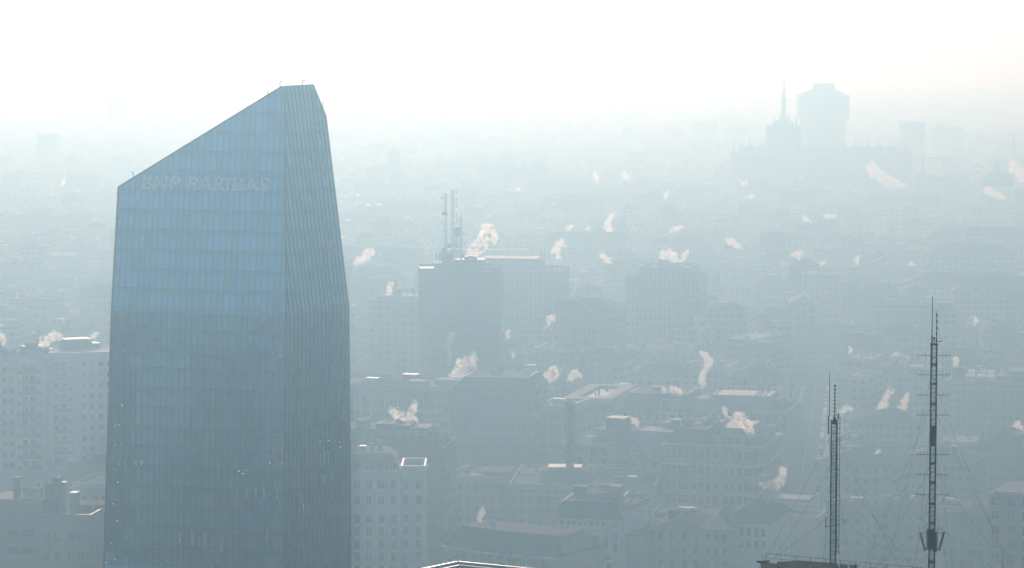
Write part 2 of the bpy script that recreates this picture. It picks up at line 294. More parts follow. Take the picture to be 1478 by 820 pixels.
PL = [
 ('thin tall steam wisp rising in front of the dark antenna slab', 1180, [(649, 525, 1.6), (649, 512, 3), (646, 500, 4.5), (648, 490, 4), (653, 481, 3.4)], .8),
 ('big billowing steam plume at the foot of the dark antenna slab', 1110, [(650, 548, 3), (660, 541, 7), (668, 530, 9), (672, 522, 8), (682, 527, 6), (684, 512, 4)], 1),
 ('wide white steam cloud right of the antenna masts', 1300, [(676, 369, 5), (684, 364, 8), (692, 356, 8), (700, 342, 8), (703, 328, 6.5), (712, 340, 5), (717, 346, 4)], .9),
 ('soft steam puff right of the glass tower edge', 1450, [(513, 379, 3), (521, 375, 6), (530, 368, 6), (536, 361, 5)], .6),
 ('small steam puff on the pale two-step block', 1335, [(561, 426, 1.6), (562, 418, 4), (564, 409, 3.4)], .7),
 ('steam puff between the stepped slab and its lattice frame, drifting right', 1500, [(797, 363, 3), (803, 359, 5), (808, 352, 4.5), (812, 346, 3)], .7),
 ('curled steam wisp in front of the sloping-edged block', 1240, [(786, 473, 1.4), (792, 468, 2.4), (793, 461, 3), (797, 457, 3.4), (800, 461, 2.4)], .8),
 ('slim steam wisp at the right edge of the dark antenna slab', 1235, [(728, 492, 1.6), (731, 484, 3), (734, 477, 2.2)], .8),
 ('left cauliflower steam puff of the pair above the ring-shaped roof', 1150, [(785, 545, 2.4), (792, 541, 5), (798, 534, 5), (802, 542, 5), (792, 551, 2.4)], 1.1),
 ('right cauliflower steam puff of the pair above the ring-shaped roof', 1150, [(820, 549, 2), (824, 543, 4.5), (828, 538, 5), (834, 542, 4.5), (838, 544, 3)], .9),
 ('tall ragged steam plume over the stepped brown block', 925, [(607, 628, 2), (602, 618, 4), (596, 610, 6), (592, 600, 5), (597, 589, 4), (599, 580, 2.5)], .8),
 ('loose steam drifting left over the stepped brown block', 925, [(588, 612, 4), (580, 604, 6), (573, 600, 5), (564, 594, 4), (577, 590, 3)], .4),
 ('broad steam cloud behind the turrets of the turreted tower block', 1470, [(955, 377, 4), (959, 370, 6), (966, 366, 6), (973, 372, 6), (976, 379, 4)], .8),
 ('slanted narrow steam streak right of the turreted tower block turrets', 1460, [(985, 378, 2), (987, 372, 3), (990, 366, 3), (993, 361, 2)], 1),
 ('tall steam column left of the pair by the turreted tower block', 1370, [(1009, 493, 5), (1008, 484, 5), (1008, 474, 4), (1006, 463, 4.4), (1004, 456, 3)], 1.1),
 ('shorter steam column right of the pair by the turreted tower block', 1370, [(1027, 493, 2.6), (1024, 485, 4), (1022, 476, 4), (1019, 470, 3)], 1),
 ('long twisting steam plume above the terraced block', 1200, [(1017, 557, 3.4), (1013, 549, 4.4), (1015, 540, 3.8), (1020, 532, 3), (1023, 522, 5), (1019, 513, 4), (1010, 508, 2.5)], .9),
 ('short thick steam puff on the dormer of the slate mansard block', 1088, [(979, 578, 2), (980, 570, 4), (976, 566, 5), (971, 562, 3), (968, 558, 2)], 1),
 ('faint steam wisp left of the dormer steam puff', 1092, [(960, 570, 2), (959, 563, 3), (957, 558, 2)], .4),
 ('drifting steam plume over the rounded corner palace', 962, [(1085, 628, 4), (1081, 618, 6), (1075, 608, 6), (1067, 603, 6), (1059, 601, 4)], 1),
 ('thin steam trail beside the roof aerial of the terraced block', 1000, [(1049, 602, 2), (1046, 594, 3.5), (1045, 587, 3)], .35),
 ('thick steam puff beside the street above the rimmed box', 915, [(1103, 702, 3), (1109, 700, 6), (1117, 701, 6), (1124, 697, 6), (1130, 686, 5), (1129, 675, 4)], 1),
 ('pale steam scrap left of the thick puff beside the street', 920, [(1096, 683, 2), (1102, 685, 3), (1106, 686, 2)], .4),
 ('small bright steam puff over the bow-fronted block', 818, [(690, 752, 2), (693, 745, 4), (697, 739, 3), (696, 732, 2)], 1.1),
 ('small steam wisp on the terrace-roofed block', 990, [(921, 616, 1.6), (918, 610, 3), (914, 606, 4), (912, 610, 3)], .8),
 ('leaning steam wisp beside the bell tower', 1590, [(1312, 457, 2.4), (1311, 447, 3), (1308, 440, 3.6), (1306, 434, 3.6)], .9),
 ('low steam puff drifting left of the bell tower', 1540, [(1259, 479, 3), (1265, 476, 5), (1274, 471, 4), (1282, 466, 4)], .7),
 ('arched steam plume left of the tall mast', 1340, [(1308, 532, 2), (1306, 524, 4), (1302, 517, 5), (1296, 513, 5), (1288, 515, 4)], .9),
 ('long rising steam plume between the two masts', 1130, [(1256, 610, 2), (1264, 604, 5), (1271, 598, 6), (1275, 586, 6), (1279, 573, 4), (1288, 560, 4)], .7),
 ('ragged steam plume just left of the tall mast', 1150, [(1299, 596, 2.4), (1304, 589, 5), (1306, 578, 4), (1310, 568, 3)], .8),
 ('soft steam puff midway between the two masts', 1140, [(1242, 614, 2), (1240, 606, 6), (1234, 602, 4), (1245, 600, 4)], .7),
 ('soft steam cloud behind the shorter mast head', 1150, [(1212, 596, 4), (1218, 591, 5), (1226, 590, 4), (1231, 591, 3)], .4),
 ('round steam cloud over the dark-roofed edge block', 1070, [(1448, 632, 3), (1456, 630, 7), (1464, 627, 9), (1468, 620, 8), (1470, 632, 6)], .9),
 ('small steam cap on the white-screened block', 1210, [(1378, 527, 2), (1381, 522, 4), (1379, 516, 3)], .7),
 ('large slanting steam cloud in the far haze right of the cathedral', 2600, [(1310, 268, 1.6), (1298, 267, 4), (1284, 264, 7), (1275, 257, 7), (1268, 251, 7), (1255, 246, 5), (1258, 236, 4)], 1),
 ('steam cloud leaning in from the right edge by the church dome', 2300, [(1477, 256, 6), (1470, 246, 6), (1463, 240, 5), (1461, 232, 4)], .9),
 ('low steam streak in front of the church dome', 2350, [(1452, 285, 2), (1440, 283, 4), (1430, 278, 5), (1420, 274, 4)], .8),
 ('tiny double steam puff below the cathedral', 2750, [(1192, 237, 3), (1198, 238, 4), (1205, 241, 4)], .8),
 ('tall steam puff in the hazy middle left of the small pointed dome', 1950, [(882, 343, 2.4), (880, 334, 4.4), (876, 325, 4.4), (880, 316, 3), (886, 308, 2.4)], .9),
 ('forked steam puff beyond the gap left of the turreted tower block', 1650, [(882, 380, 2), (876, 375, 4), (870, 369, 4), (866, 370, 2)], .7),
 ('slanting steam streak in the hazy middle right of the turreted tower block', 1900, [(1071, 358, 2), (1063, 355, 3), (1058, 350, 4), (1049, 345, 2.6)], .9),
 ('bright steam puff in the hazy middle above the pale diamond roof', 1800, [(1149, 380, 3), (1147, 374, 4), (1152, 369, 5), (1157, 364, 3)], 1),
 ('forked steam puff in the far middle below the cathedral', 2100, [(1169, 331, 2), (1168, 322, 3), (1162, 316, 3), (1160, 312, 2)], .9),
 ('flat pale steam bank in the far middle right of the forked puff', 2200, [(1190, 311, 2), (1198, 313, 3), (1207, 312, 2)], 1),
 ('thin upright steam wisp in the far haze left of the cathedral', 2500, [(864, 263, 2), (860, 256, 3), (858, 248, 2.4)], .8),
 ('slanting steam puff right of the thin upright wisp', 2480, [(908, 258, 2), (902, 254, 3.4), (899, 251, 3)], .8),
 ('slanted steam streak beyond the small pointed dome', 2350, [(955, 288, 1.6), (959, 284, 3), (964, 279, 2.4)], .8),
 ('low steam puff just in front of the small pointed dome', 2050, [(966, 335, 2), (974, 331, 3), (984, 329, 4)], .6),
 ('small steam puff in the far middle, left of the tall steam puff', 2050, [(818, 331, 2), (823, 328, 3), (827, 326, 2)], .8),
 ('small steam puff in the far middle, close beside the tall steam puff', 2050, [(844, 334, 2), (849, 330, 3), (852, 328, 2)], .8),
 ('v-shaped steam puff below the cathedral', 2500, [(1069, 262, 2), (1073, 267, 2.4), (1078, 263, 2.6)], .9),
 ('slanting steam streak below the v-shaped puff', 2350, [(1074, 289, 1.4), (1081, 285, 3), (1090, 281, 2)], .8),
 ('curling steam wisp beyond the bell tower', 1800, [(1296, 397, 3), (1289, 394, 2.4), (1286, 386, 2), (1280, 379, 2)], .6),
 ('hooked steam puff beyond the bell tower, right of the curling wisp', 1850, [(1323, 392, 2), (1321, 386, 3), (1316, 382, 3.4), (1312, 382, 2.6)], .8),
 ('upright steam puff in the far middle above the tall mast', 2000, [(1341, 354, 2), (1342, 349, 3), (1343, 344, 2)], .8),
 ('small upright steam puff in the far middle between two others', 2000, [(1291, 358, 2), (1289, 352, 3), (1285, 350, 2)], .7),
 ('small steam puff in the far middle near the right edge', 2000, [(1460, 358, 2), (1457, 353, 3.4), (1452, 352, 2)], .8),
 ('round steam puff near the right edge below another puff', 1900, [(1465, 381, 2), (1463, 378, 3.4), (1457, 378, 2)], .8),
 ('low steam puff left of the tall mast in the far middle', 1900, [(1367, 386, 2), (1364, 384, 3), (1359, 382, 2)], .7),
 ('upright steam wisp at the far left roof turret', 1012, [(6, 500, 1.6), (4, 490, 4), (2, 482, 3)], .8),
 ('drifting steam plume on the white balcony block roof', 1015, [(56, 500, 3), (64, 496, 6), (72, 492, 6), (78, 484, 6), (88, 487, 4)], .7),
 ('faint steam puff on the white balcony block near the tower', 1020, [(130, 488, 2), (136, 484, 4), (142, 481, 3)], .35),
 ('faint steam smudge in the far left haze', 2500, [(68, 288, 2), (76, 286, 4), (84, 287, 3)], .6),
 ('small upright steam wisp in the far left haze', 2600, [(90, 268, 2), (92, 262, 3), (95, 256, 2)], .6),
 ('steam wisp above the white house between the brown block and glass tower', 2200, [(587, 323, 2), (588, 317, 3), (586, 313, 3)], .8),
 ('little steam puff beyond the stepped slab roof', 1600, [(803, 373, 2), (806, 371, 3), (803, 368, 2)], .7),
 ('tiny steam puff on the far roofs between the hooked and the low puff', 1850, [(1345, 392, 1.6), (1348, 387, 2.6), (1352, 384, 2)], .8),
 ('small slanted steam wisp above the pale little block by the shorter mast', 1300, [(1226, 512, 1.6), (1229, 505, 2.6), (1226, 499, 2)], .7),
 ('short steam wisp just right of the bright steam puff in the hazy middle', 1780, [(1180, 385, 1.8), (1185, 381, 3), (1192, 379, 2.4)], .8),
 ('little steam puff far right of the bright steam puff in the hazy middle', 1750, [(1238, 382, 1.6), (1236, 376, 2.8), (1240, 370, 2)], .7),
 ('faint steam wisp low between the tall mast and the right edge', 1400, [(1406, 470, 1.8), (1409, 462, 2.8), (1406, 456, 2.2)], .7),
 ('steam wisp over the long pale front right of the tall mast top', 1520, [(1424, 470, 1.8), (1421, 462, 2.6), (1425, 455, 2)], .7),
 ('small steam puff between the long pale front and the turreted tower block', 1250, [(960, 532, 1.6), (957, 526, 2.6), (952, 523, 2)], .6),
 ('small steam puff left of the stepped slab foot', 1200, [(738, 520, 1.6), (741, 514, 2.8), (738, 508, 2.2)], .7),
 ('low steam scrap on the ring-shaped roof corner', 1115, [(872, 573, 1.4), (876, 568, 2.6), (881, 566, 2)], .6),
 ('small steam puff on the broad pale block roof', 1000, [(1260, 662, 1.8), (1264, 655, 3), (1270, 651, 2.6)], .7),
 ('tiny steam puff in the far haze just under the long box-ended block', 2550, [(748, 281, 1.6), (749, 276, 3), (747, 271, 2)], .8),
 ('tiny slanted steam wisp in the far haze right of the long box-ended block', 2500, [(790, 300, 1.4), (795, 296, 2.4), (798, 292, 1.6)], .8),
]
for lab, D, pts, dn in PL: plume(lab, D, pts, dn)


# ------------------------------------------------------------------ setting: ground and the street with parked cars
g = MB(); g.poly([(-4500, -1450, 0), (4500, -1450, 0), (4500, 19900, 0), (-4500, 19900, 0)])
tag(g.build('ground', M['asphalt']), kind='structure')
SA = R(6.6); SX, SY = 112.5, 1180.0                       # the street runs away from the camera
def street(u, v, z=0): return (SX + u * math.sin(SA) + v * math.cos(SA), SY + u * math.cos(SA) - v * math.sin(SA), z)
def strip(name, v0, v1, u0, u1, z0, z1, m):
    b = MB(); b.prism([street(u0, v0), street(u0, v1), street(u1, v1), street(u1, v0)], z0, z1)
    return tag(b.build(name, m), kind='structure')
rd = MB(); rd.poly([street(-150, -7, .004), street(-150, 7, .004), street(228, 7, .004), street(228, -7, .004)])
tag(rd.build('road', M['asphalt']), kind='structure')
strip('pavement', -10, -7, -150, 228, 0, .13, M['pave']); strip('pavement', 7, 10, -150, 228, 0, .13, M['pave'])
mk = MB()
for k in range(47): mk.poly([street(-150 + k * 8, -.08, .008), street(-150 + k * 8, .08, .008), street(-146 + k * 8, .08, .008), street(-146 + k * 8, -.08, .008)])
tag(mk.build('road_markings', M['paint']), kind='structure')

def car_mesh():
    b = MB()
    prof = [(-2.2, .35), (-2.25, .8), (-1.9, .95), (-1.3, 1.0), (-.9, 1.31), (.5, 1.47), (1.45, .98), (2.1, .82), (2.2, .35)]
    n = len(prof); i = len(b.v)
    for x in (-.87, .87):
        for y, z in prof: b.v.append((x * (.8 if z > 1.2 else 1), y, z))
    for k in range(n):
        j = (k + 1) % n; b.f.append((i + k, i + j, i + n + j, i + n + k)); b.m.append(1 if k in (3, 5) else 0)
    b.f.append(tuple(i + k for k in reversed(range(n)))); b.m.append(0); b.f.append(tuple(i + n + k for k in range(n))); b.m.append(0)
    for sx in (-.8, .8):
        for sy in (-1.4, 1.4): b.tube((sx - .1, sy, .32), (sx + .1, sy, .32), .32, n=10, mi=2)
    return b
car_src = None
lm_cars = []
for row, v in enumerate((-5.6, 5.6)):
    u = -105.0
    while u < 215:
        u += rnd.uniform(5.0, 6.2)
        if rnd.random() < .25: continue
        paint = rnd.choice(['car_a', 'car_b', 'car_c', 'car_a'])
        key = 'parked_car_' + paint
        me = bpy.data.meshes.get(key)
        if me is None:
            o = car_mesh().build('parked_car', [M[paint], M['glass'], M['steel']]); o.data.name = key
        else:
            o = bpy.data.objects.new('parked_car', me); COL.objects.link(o)
        o.location = street(u, v, .004); o.rotation_euler = (0, 0, -SA + (math.pi if rnd.random() < .4 else 0))
        side = 'left' if row == 0 else 'right'
        tag(o, {'car_a': 'silver', 'car_b': 'dark', 'car_c': 'white'}[paint] + f' car parked in the {side} kerbside row of the hazy street', 'car', f'cars parked along the {side} kerb')

# ------------------------------------------------------------------ the glass tower
def build_tower():
    D0 = 640.0
    C = P(413, 458, D0); dL = Vector((-math.cos(R(20)), math.sin(R(20)), 0)); dR = Vector((math.cos(R(64)), math.sin(R(64)), 0))
    nM = Vector((-math.sin(R(20)), -math.cos(R(20)), 0)); t = R(6.5); tl = R(2.2)
    nL = nM * math.cos(tl) + Vector((0, 0, 1)) * math.sin(tl)
    nU = nM * math.cos(t) + Vector((0, 0, 1)) * math.sin(t); nR = Vector((math.sin(R(64)), -math.cos(R(64)), 0))
    FL = hit(161.5, 475, C, nM); FL.z = C.z
    BL = hit(150, 820, C, nL); BL = FL + (BL - FL) * (C.z / (C.z - BL.z))
    dc = nL.cross(nR); dc = dc / -dc.z; BC = C + dc * C.z; FR = hit(503, 440, C, nR); FR.z = C.z
    BR = Vector((FR.x + .35, FR.y + .1, 0))
    TC = hit(411, 125, C, nU); TA = hit(406, 125.4, C, nU); TL = hit(171, 270, C, nU)
    nUR = (FR - C).cross(TC - C).normalized(); nUR = nUR if nUR.y < 0 else -nUR
    T1 = hit(452, 123, C, nUR); T2 = hit(470, 168, C, nUR)
    root = empty('office_tower', (C.x, C.y, 0)); O = Vector((C.x, C.y, 0))
    tag(root, 'tall blue glass office tower with a slanted roof, standing alone at left', 'office tower')
    mm = curtain('tower_glass_broad', 1.43, 4.15, .95, (.15, .50, .80)); mr = curtain('tower_glass_narrow', 2.2, 4.15, .95, (.12, .42, .68))
    def face(name, pts, m, h):
        n = (pts[1] - pts[0]).cross(pts[2] - pts[1]).normalized(); up = n.cross(h).normalized(); up = up if up.z > 0 else -up
        b = MB(); b.poly([p - O for p in pts]); o = b.build(name, m, root)
        uv = o.data.uv_layers.new(name='UVMap')
        for i, l in enumerate(o.data.loops):
            q = o.data.vertices[l.vertex_index].co + O - C
            uv.data[i].uv = (q.dot(h) + 60.3, q.dot(up) + 4.15 * 40)
        return o
    face('facade', [BL, BC, C, FL], mm, -dL); face('facade', [FL, C, TC, TA, TL], mm, -dL)
    face('facade', [BC, BR, FR, C], mr, dR); face('facade', [C, FR, T2, T1, TC], mr, dR)
    # hidden back and roof
    bk = Vector((9, 25, 0)); br = Vector((-10, 16, 0)); dz = Vector((0, 0, -4))
    b = MB(); q = lambda *a: b.poly([p - O for p in a])
    q(BL + bk, BL, FL, FL + bk); q(FL + bk, FL, TL, TL + bk + dz); q(BR, BR + br, FR + br, FR); q(FR, FR + br, T2 + br + dz, T2)
    q(BR + br, BL + bk, FL + bk, FR + br); q(FR + br, FL + bk, TL + bk + dz, T2 + br + dz)
    b.build('rear_facade', M['dark'], root)
    b = MB(); T1b = T1 + Vector((-6, 9, -4)); 
    for tr in ((TL, TA, TL + bk + dz), (TA, T1b, TL + bk + dz), (TA, TC, T1b), (TC, T1, T1b), (T1, T2, T1b), (T2, T2 + br + dz, T1b), (T1b, T2 + br + dz, TL + bk + dz)): q(*tr)
    b.build('roof', M['felt'], root)
    # metal edge trims along the outline and the folds
    for a, c in ((BL, FL), (FL, TL), (TL, TA), (TA, T1), (T1, T2), (T2, FR), (FR, BR), (TC, C), (C, BC)):
        MB().tube(a - O, c - O, .2, n=5).build('edge_trim', M['steel'], root)
    # vertical sun fins on the narrow front
    def fin(a, c, n):
        d = (c - a).normalized(); s = d.cross(n).normalized(); b = MB(); i = 0
        pts = []
        for p in (a, c):
            for k, (x, y) in enumerate(((-.09, 0), (.09, 0), (.09, .16), (-.09, .16))): pts.append(p - O + s * x + n * y)
        b.v = [tuple(p) for p in pts]
        for k in range(4): b.f.append((k, (k + 1) % 4, 4 + (k + 1) % 4, 4 + k)); b.m.append(0)
        b.f += [(3, 2, 1, 0), (4, 5, 6, 7)]; b.m += [0, 0]
        b.build('sun_fin', M['steel'], root)
    nR2 = nR
    for i in range(1, 16):
        s = C + (FR - C) * (i / 16); fin(s + dc * s.z * (1 - i / 16) + Vector((0, 0, -s.z)) * (i / 16), s, nR2)
        e = (T2 - FR)
        # clip against the corner line and the top edges inside the leaning plane
        best = 1.6
        for pa, pb in ((C, TC), (TC, T1), (T1, T2)):
            m3 = Matrix((e, -(pb - pa), nUR)).transposed()
            try: sol = m3.inverted() @ (pa - s)
            except Exception: continue
            if sol[0] > .02 and -.001 <= sol[1] <= 1.001: best = min(best, sol[0])
        fin(s, s + e * best, nUR)
    # lettering
    cu = bpy.data.curves.new('lettering', 'FONT'); cu.body = 'BNP PARIBAS'; cu.size = 1; cu.offset = .016; cu.extrude = .04; cu.shear = .06; cu.space_character = 1.04
    to = bpy.data.objects.new('tmp', cu); COL.objects.link(to); dg = bpy.context.evaluated_depsgraph_get(); me = bpy.data.meshes.new_from_object(to.evaluated_get(dg)); bpy.data.objects.remove(to)
    xs = [v.co.x for v in me.vertices]; ys = [v.co.y for v in me.vertices]
    a = hit(204, 274, C, nU); c = hit(387, 274, C, nU); tp = hit(204, 253, C, nU)
    h = -dL; up = nU.cross(h).normalized(); up = up if up.z > 0 else -up
    W = (c - a).dot(h); H = (tp - a).dot(up)
    for v in me.vertices:
        x = (v.co.x - min(xs)) / (max(xs) - min(xs)) * W; y = (v.co.y - min(ys)) / (max(ys) - min(ys)) * H
        v.co = a - O + h * x + up * y + nU * (.12 + v.co.z)
    me.materials.append(flat('letter_metal', (.72, .76, .8), .35, 1.0));
    cut = 0.338 * W                                  # the gap between the two words
    for word in (0, 1):
        bm = bmesh.new(); bm.from_mesh(me); bmesh.ops.delete(bm, geom=[v for v in bm.verts if ((v.co + O - a).dot(h) > cut) != bool(word)], context='VERTS')
        m2 = bpy.data.meshes.new('lettering'); bm.to_mesh(m2); bm.free(); m2.materials.append(me.materials[0]); lt = bpy.data.objects.new('lettering', m2); COL.objects.link(lt); lt.parent = root
    # pale panes: light seen through the glass ends, painted as plain colour
    def pane(x, y, wpx, hpx, upper, right=False, m='pane_daylight'):
        n = (nUR if right else nU) if upper else (nR if right else nL); hh = dR if right else -dL
        p = hit(x, y, C, n); u2 = n.cross(hh).normalized(); u2 = u2 if u2.z > 0 else -u2
        ww = wpx * .143 * (2.2 if right else 1.06); h2 = hpx * .143; b = MB()
        for k in (0.0,):
            b.poly([p - O + n * .03 - hh * ww / 2 - u2 * h2 / 2, p - O + n * .03 + hh * ww / 2 - u2 * h2 / 2, p - O + n * .03 + hh * ww / 2 + u2 * h2 / 2, p - O + n * .03 - hh * ww / 2 + u2 * h2 / 2])
        o = b.build('window', M[m], root)
    for x, y, a, c in ((178.5, 296, 4, 12), (198, 293, 3, 8), (171.5, 323, 3, 14), (178, 329, 4, 5), (193, 321, 3, 8), (206, 345, 2, 3), (181, 380, 3, 8), (181, 408, 3, 9)):
        pane(x, y, a, c, True)
    for x, y, a, c in ((178, 505, 3, 7), (176, 640, 3, 6), (180, 668, 3, 9), (188, 668, 3, 9), (196, 668, 3, 9), (204, 668, 3, 8), (260, 775, 4, 16), (277, 778, 5, 20), (287, 783, 4, 14),
                       (296, 778, 5, 20), (306, 783, 4, 12), (320, 785, 5, 22), (396, 655, 8, 20), (406, 655, 8, 20), (356, 712, 4, 16), (369, 710, 5, 16), (381, 710, 4, 16), (400, 712, 4, 15), (385, 772, 4, 18), (394, 520, 6, 30), (404, 505, 6, 26)):
        pane(x, y, a, c, False)
    for x, y, a, c in ((455.5, 172, 1.6, 12), (459, 186, 1.6, 6), (463, 205, 1.4, 9), (467, 240, 1.4, 14), (470, 262, 1.6, 12), (478, 352, 1.8, 12), (466, 150, 1.2, 8)):
        pane(x, y, a, c, True, True)
    for x, y, a, c in ((462, 662, 2, 16), (468, 660, 2, 18), (474, 660, 2, 20), (486, 660, 2, 18), (492, 658, 2, 16), (456, 690, 2, 16), (468, 692, 2, 16), (480, 690, 2, 18), (492, 690, 2, 14), (438, 735, 2, 18), (446, 735, 2, 14), (480, 800, 2, 8)):
        pane(x, y, a, c, False, True)
    # lit ceiling lamps, plus sun sparkles at the tower edges made as glowing dots
    for x, y in ((345, 680), (351, 684), (356, 679), (390, 668), (408, 669), (176, 585), (166.5, 614), (172, 613), (166, 642), (171.5, 670), (170, 696), (163, 727), (169, 752), (161, 784), (166, 808), (153, 812), (462, 637), (474, 636), (482, 637), (490, 638), (491, 645), (493, 760), (490, 785)):
        rt = x > 413; n = nR if rt else nL; p = hit(x, y, C, n); hh = dR if rt else -dL
        b = MB(); c = p - O + n * .05; a = .1 + .1 * rnd.random(); k = a * (2 if rt else 1); z = Vector((0, 0, a * .6))
        b.poly([c - hh * k - z, c + hh * k - z, c + hh * k + z, c - hh * k + z]); b.build('lamp_and_sparkle', M['lamp_glint'], root)
    # roof davits
    for x, y, hgt, dx in ((192, 257, 8, -3), (386, 137, 4, 2), (404, 126, 8, 3), (436, 123.5, 7, 4)):
        p = hit(x, y, C, nU if x < 420 else nUR) - O + Vector((0, .4, -.3)); b = MB()
        b.tube(p, p + Vector((0, 0, hgt * .143 + .3)), .09); b.tube(p + Vector((0, 0, hgt * .143 + .3)), p + Vector((dx * .143, 0, hgt * .143 + .45)), .08); b.build('davit', M['steel'], root)
    for (x, y) in ((163, 329), (151, 473), (504, 333), (503, 466), (462, 141)):
        pass
build_tower()

# ------------------------------------------------------------------ generic pieces for buildings
def window_mesh(wd, h, mid=True):
    """an opening with a surround, sill, recessed pane and a bar; origin at the middle of the wall face"""
    b = MB(); a = wd / 2; c = h / 2; t = .12
    b.box(-a - t, -a, -.06, .0, -c, c + t, 1); b.box(a, a + t, -.06, .0, -c, c + t, 1); b.box(-a, a, -.06, 0, c, c + t, 1); b.box(-a - .2, a + .2, -.16, 0, -c - .14, -c, 1)
    b.poly([(-a, -.012, -c), (a, -.012, -c), (a, -.012, c), (-a, -.012, c)], 0)
    if mid: b.box(-.04, .04, -.04, -.014, -c, c, 1)
    return b
class Bld:
    """a building laid out from the front edge a->b (photograph x, distance) with its top at photograph y"""
    def __init__(s, name, label, xa, xb, y, Da, Db=None, depth=18, cat='building', group=None):
        Db = Db or Da; A = P(xa, y, Da); B = P(xb, y, Db); s.h = A.z; s.depth = depth
        s.Da, s.Db, s.xa, s.xb = Da, Db, xa, xb
        s.w = math.hypot(B.x - A.x, B.y - A.y); s.rz = math.atan2(B.y - A.y, B.x - A.x)
        s.root = tag(empty(name, (A.x, A.y, 0), s.rz), label, cat, group); s.A = A
        s.c, s.s = math.cos(s.rz), math.sin(s.rz)
        FOOT.append((A.x, A.y, s.rz, s.w, depth)); s.wins = {}
    def lx(s, x):
        """local x on the front for photograph column x"""
        d = ray(x, 410); k = d.x / d.y            # world x = k*y
        # A + t*(c,s): Ax + t c = k (Ay + t s)
        return (k * s.A.y - s.A.x) / (s.c - k * s.s)
    def lz(s, x, y, ly=0):
        t = s.lx(x); return P(x, y, s.A.y + t * s.s + ly * s.c).z
    def wall(s, m, x0=0, x1=None, y0=0, y1=None, z0=-.3, z1=None, name="wall"):
        x1 = s.w if x1 is None else x1; y1 = s.depth if y1 is None else y1; z1 = s.h if z1 is None else z1
        return MB().box(x0, x1, y0, y1, z0, z1).build(name, M[m], s.root)
    def flat(s, z=None, x0=0, x1=None, y0=0, y1=None, m='felt', pm='pale', ph=.9, t=.35, cornice=True):
        x1 = s.w if x1 is None else x1; y1 = s.depth if y1 is None else y1; z = s.h if z is None else z
        MB().box(x0 + .35, x1 - .35, y0 + .35, y1 - .35, z + .003, z + .25).build('roof', M[m], s.root)
        MB().ring(x0, x1, y0, y1, z + .003, z + ph, t).build('parapet', M[pm], s.root)
        MB().ring(x0 - .07, x1 + .07, y0 - .07, y1 + .07, z + ph + .003, z + ph + .08, t + .14).build('coping', M[rnd.choice(['shiny', 'pale', 'grey', 'grey'])], s.root)
        if cornice: MB().ring(x0 - .35, x1 + .35, y0 - .35, y1 + .35, z - .55, z - .05, .34).build('cornice', M[pm], s.root)
    def hip(s, z=None, rise=4, x0=0, x1=None, y0=0, y1=None, m='slate', over=.5, hipx=None):
        x1 = s.w if x1 is None else x1; y1 = s.depth if y1 is None else y1; z = s.h if z is None else z
        r = MB().hip(x0, x1, y0, y1, z + .003, rise, over, hipx).build('roof', M[m], s.root)
        x0 -= over; x1 += over; y0 -= over; y1 += over; b = MB()
        if x1 - x0 >= y1 - y0:
            h = (y1 - y0) / 2 if hipx is None else hipx; b.tube((x0 + h, (y0 + y1) / 2, z + rise + .03), (x1 - h, (y0 + y1) / 2, z + rise + .03), .13, n=6)
        else:
            h = (x1 - x0) / 2 if hipx is None else hipx; b.tube(((x0 + x1) / 2, y0 + h, z + rise + .03), ((x0 + x1) / 2, y1 - h, z + rise + .03), .13, n=6)
        o = b.build('ridge', M['shiny'], r)
        MB().box(x0, x1, y0 - .18, y0 - .003, z - .1, z + .08).build('gutter', M['shiny'], r)
        return r
    def mansard(s, z=None, rise=5, inset=2.5, m='slate', x0=0, x1=None, y0=0, y1=None):
        x1 = s.w if x1 is None else x1; y1 = s.depth if y1 is None else y1; z = s.h if z is None else z; b = MB()
        lo = [(x0, y0), (x1, y0), (x1, y1), (x0, y1)]; hi = [(x0 + inset, y0 + inset), (x1 - inset, y0 + inset), (x1 - inset, y1 - inset), (x0 + inset, y1 - inset)]
        for k in range(4):
            j = (k + 1) % 4; b.poly([(*lo[k], z + .003), (*lo[j], z + .003), (*hi[j], z + rise), (*hi[k], z + rise)])
        b.poly([(*p, z + rise) for p in hi], 1); b.poly([(*p, z + .003) for p in reversed(lo)])
        r = b.build('roof', [M[m], M['felt']], s.root)
        MB().ring(x0 + inset - .15, x1 - inset + .15, y0 + inset - .15, y1 - inset + .15, z + rise + .003, z + rise + .16, .3).build('coping', M['shiny'], r)
        return r
    def windows(s, xs, zs, wd=1.3, h=2.0, y=-.003, ry=0, name='window'):
        key = (round(wd, 2), round(h, 2)); src = s.wins.get(key)
        for z in zs:
            for x in xs:
                if src is None:
                    src = window_mesh(wd, h).build(name, [M['glass'], M['frame']], s.root); src.location = (x, y, z); src.rotation_euler = (0, 0, ry); s.wins[key] = src
                else: add_copy(src, s.root, (x, y, z), ry)
    def grid_px(s, xs, ys, wd, h, xr=None):
        xr = xr or (s.xa + s.xb) / 2
        s.windows([s.lx(x) for x in xs], [s.lz(xr, y) for y in ys], wd, h)
    def side(s, n, zs, wd=1.2, h=1.9, right=True):
        """windows on a side wall"""
        key = (round(wd, 2), round(h, 2), 's'); src = s.wins.get(key)
        for z in zs:
            for k in range(n):
                yy = (k + .5) / n * s.depth; loc = (s.w + .003, yy, z) if right else (-.003, yy, z); ry = math.pi / 2 if right else -math.pi / 2
                if src is None:
                    src = window_mesh(wd, h).build('window', [M['glass'], M['frame']], s.root); src.location = loc; src.rotation_euler = (0, 0, ry); s.wins[key] = src
                else: add_copy(src, s.root, loc, ry)
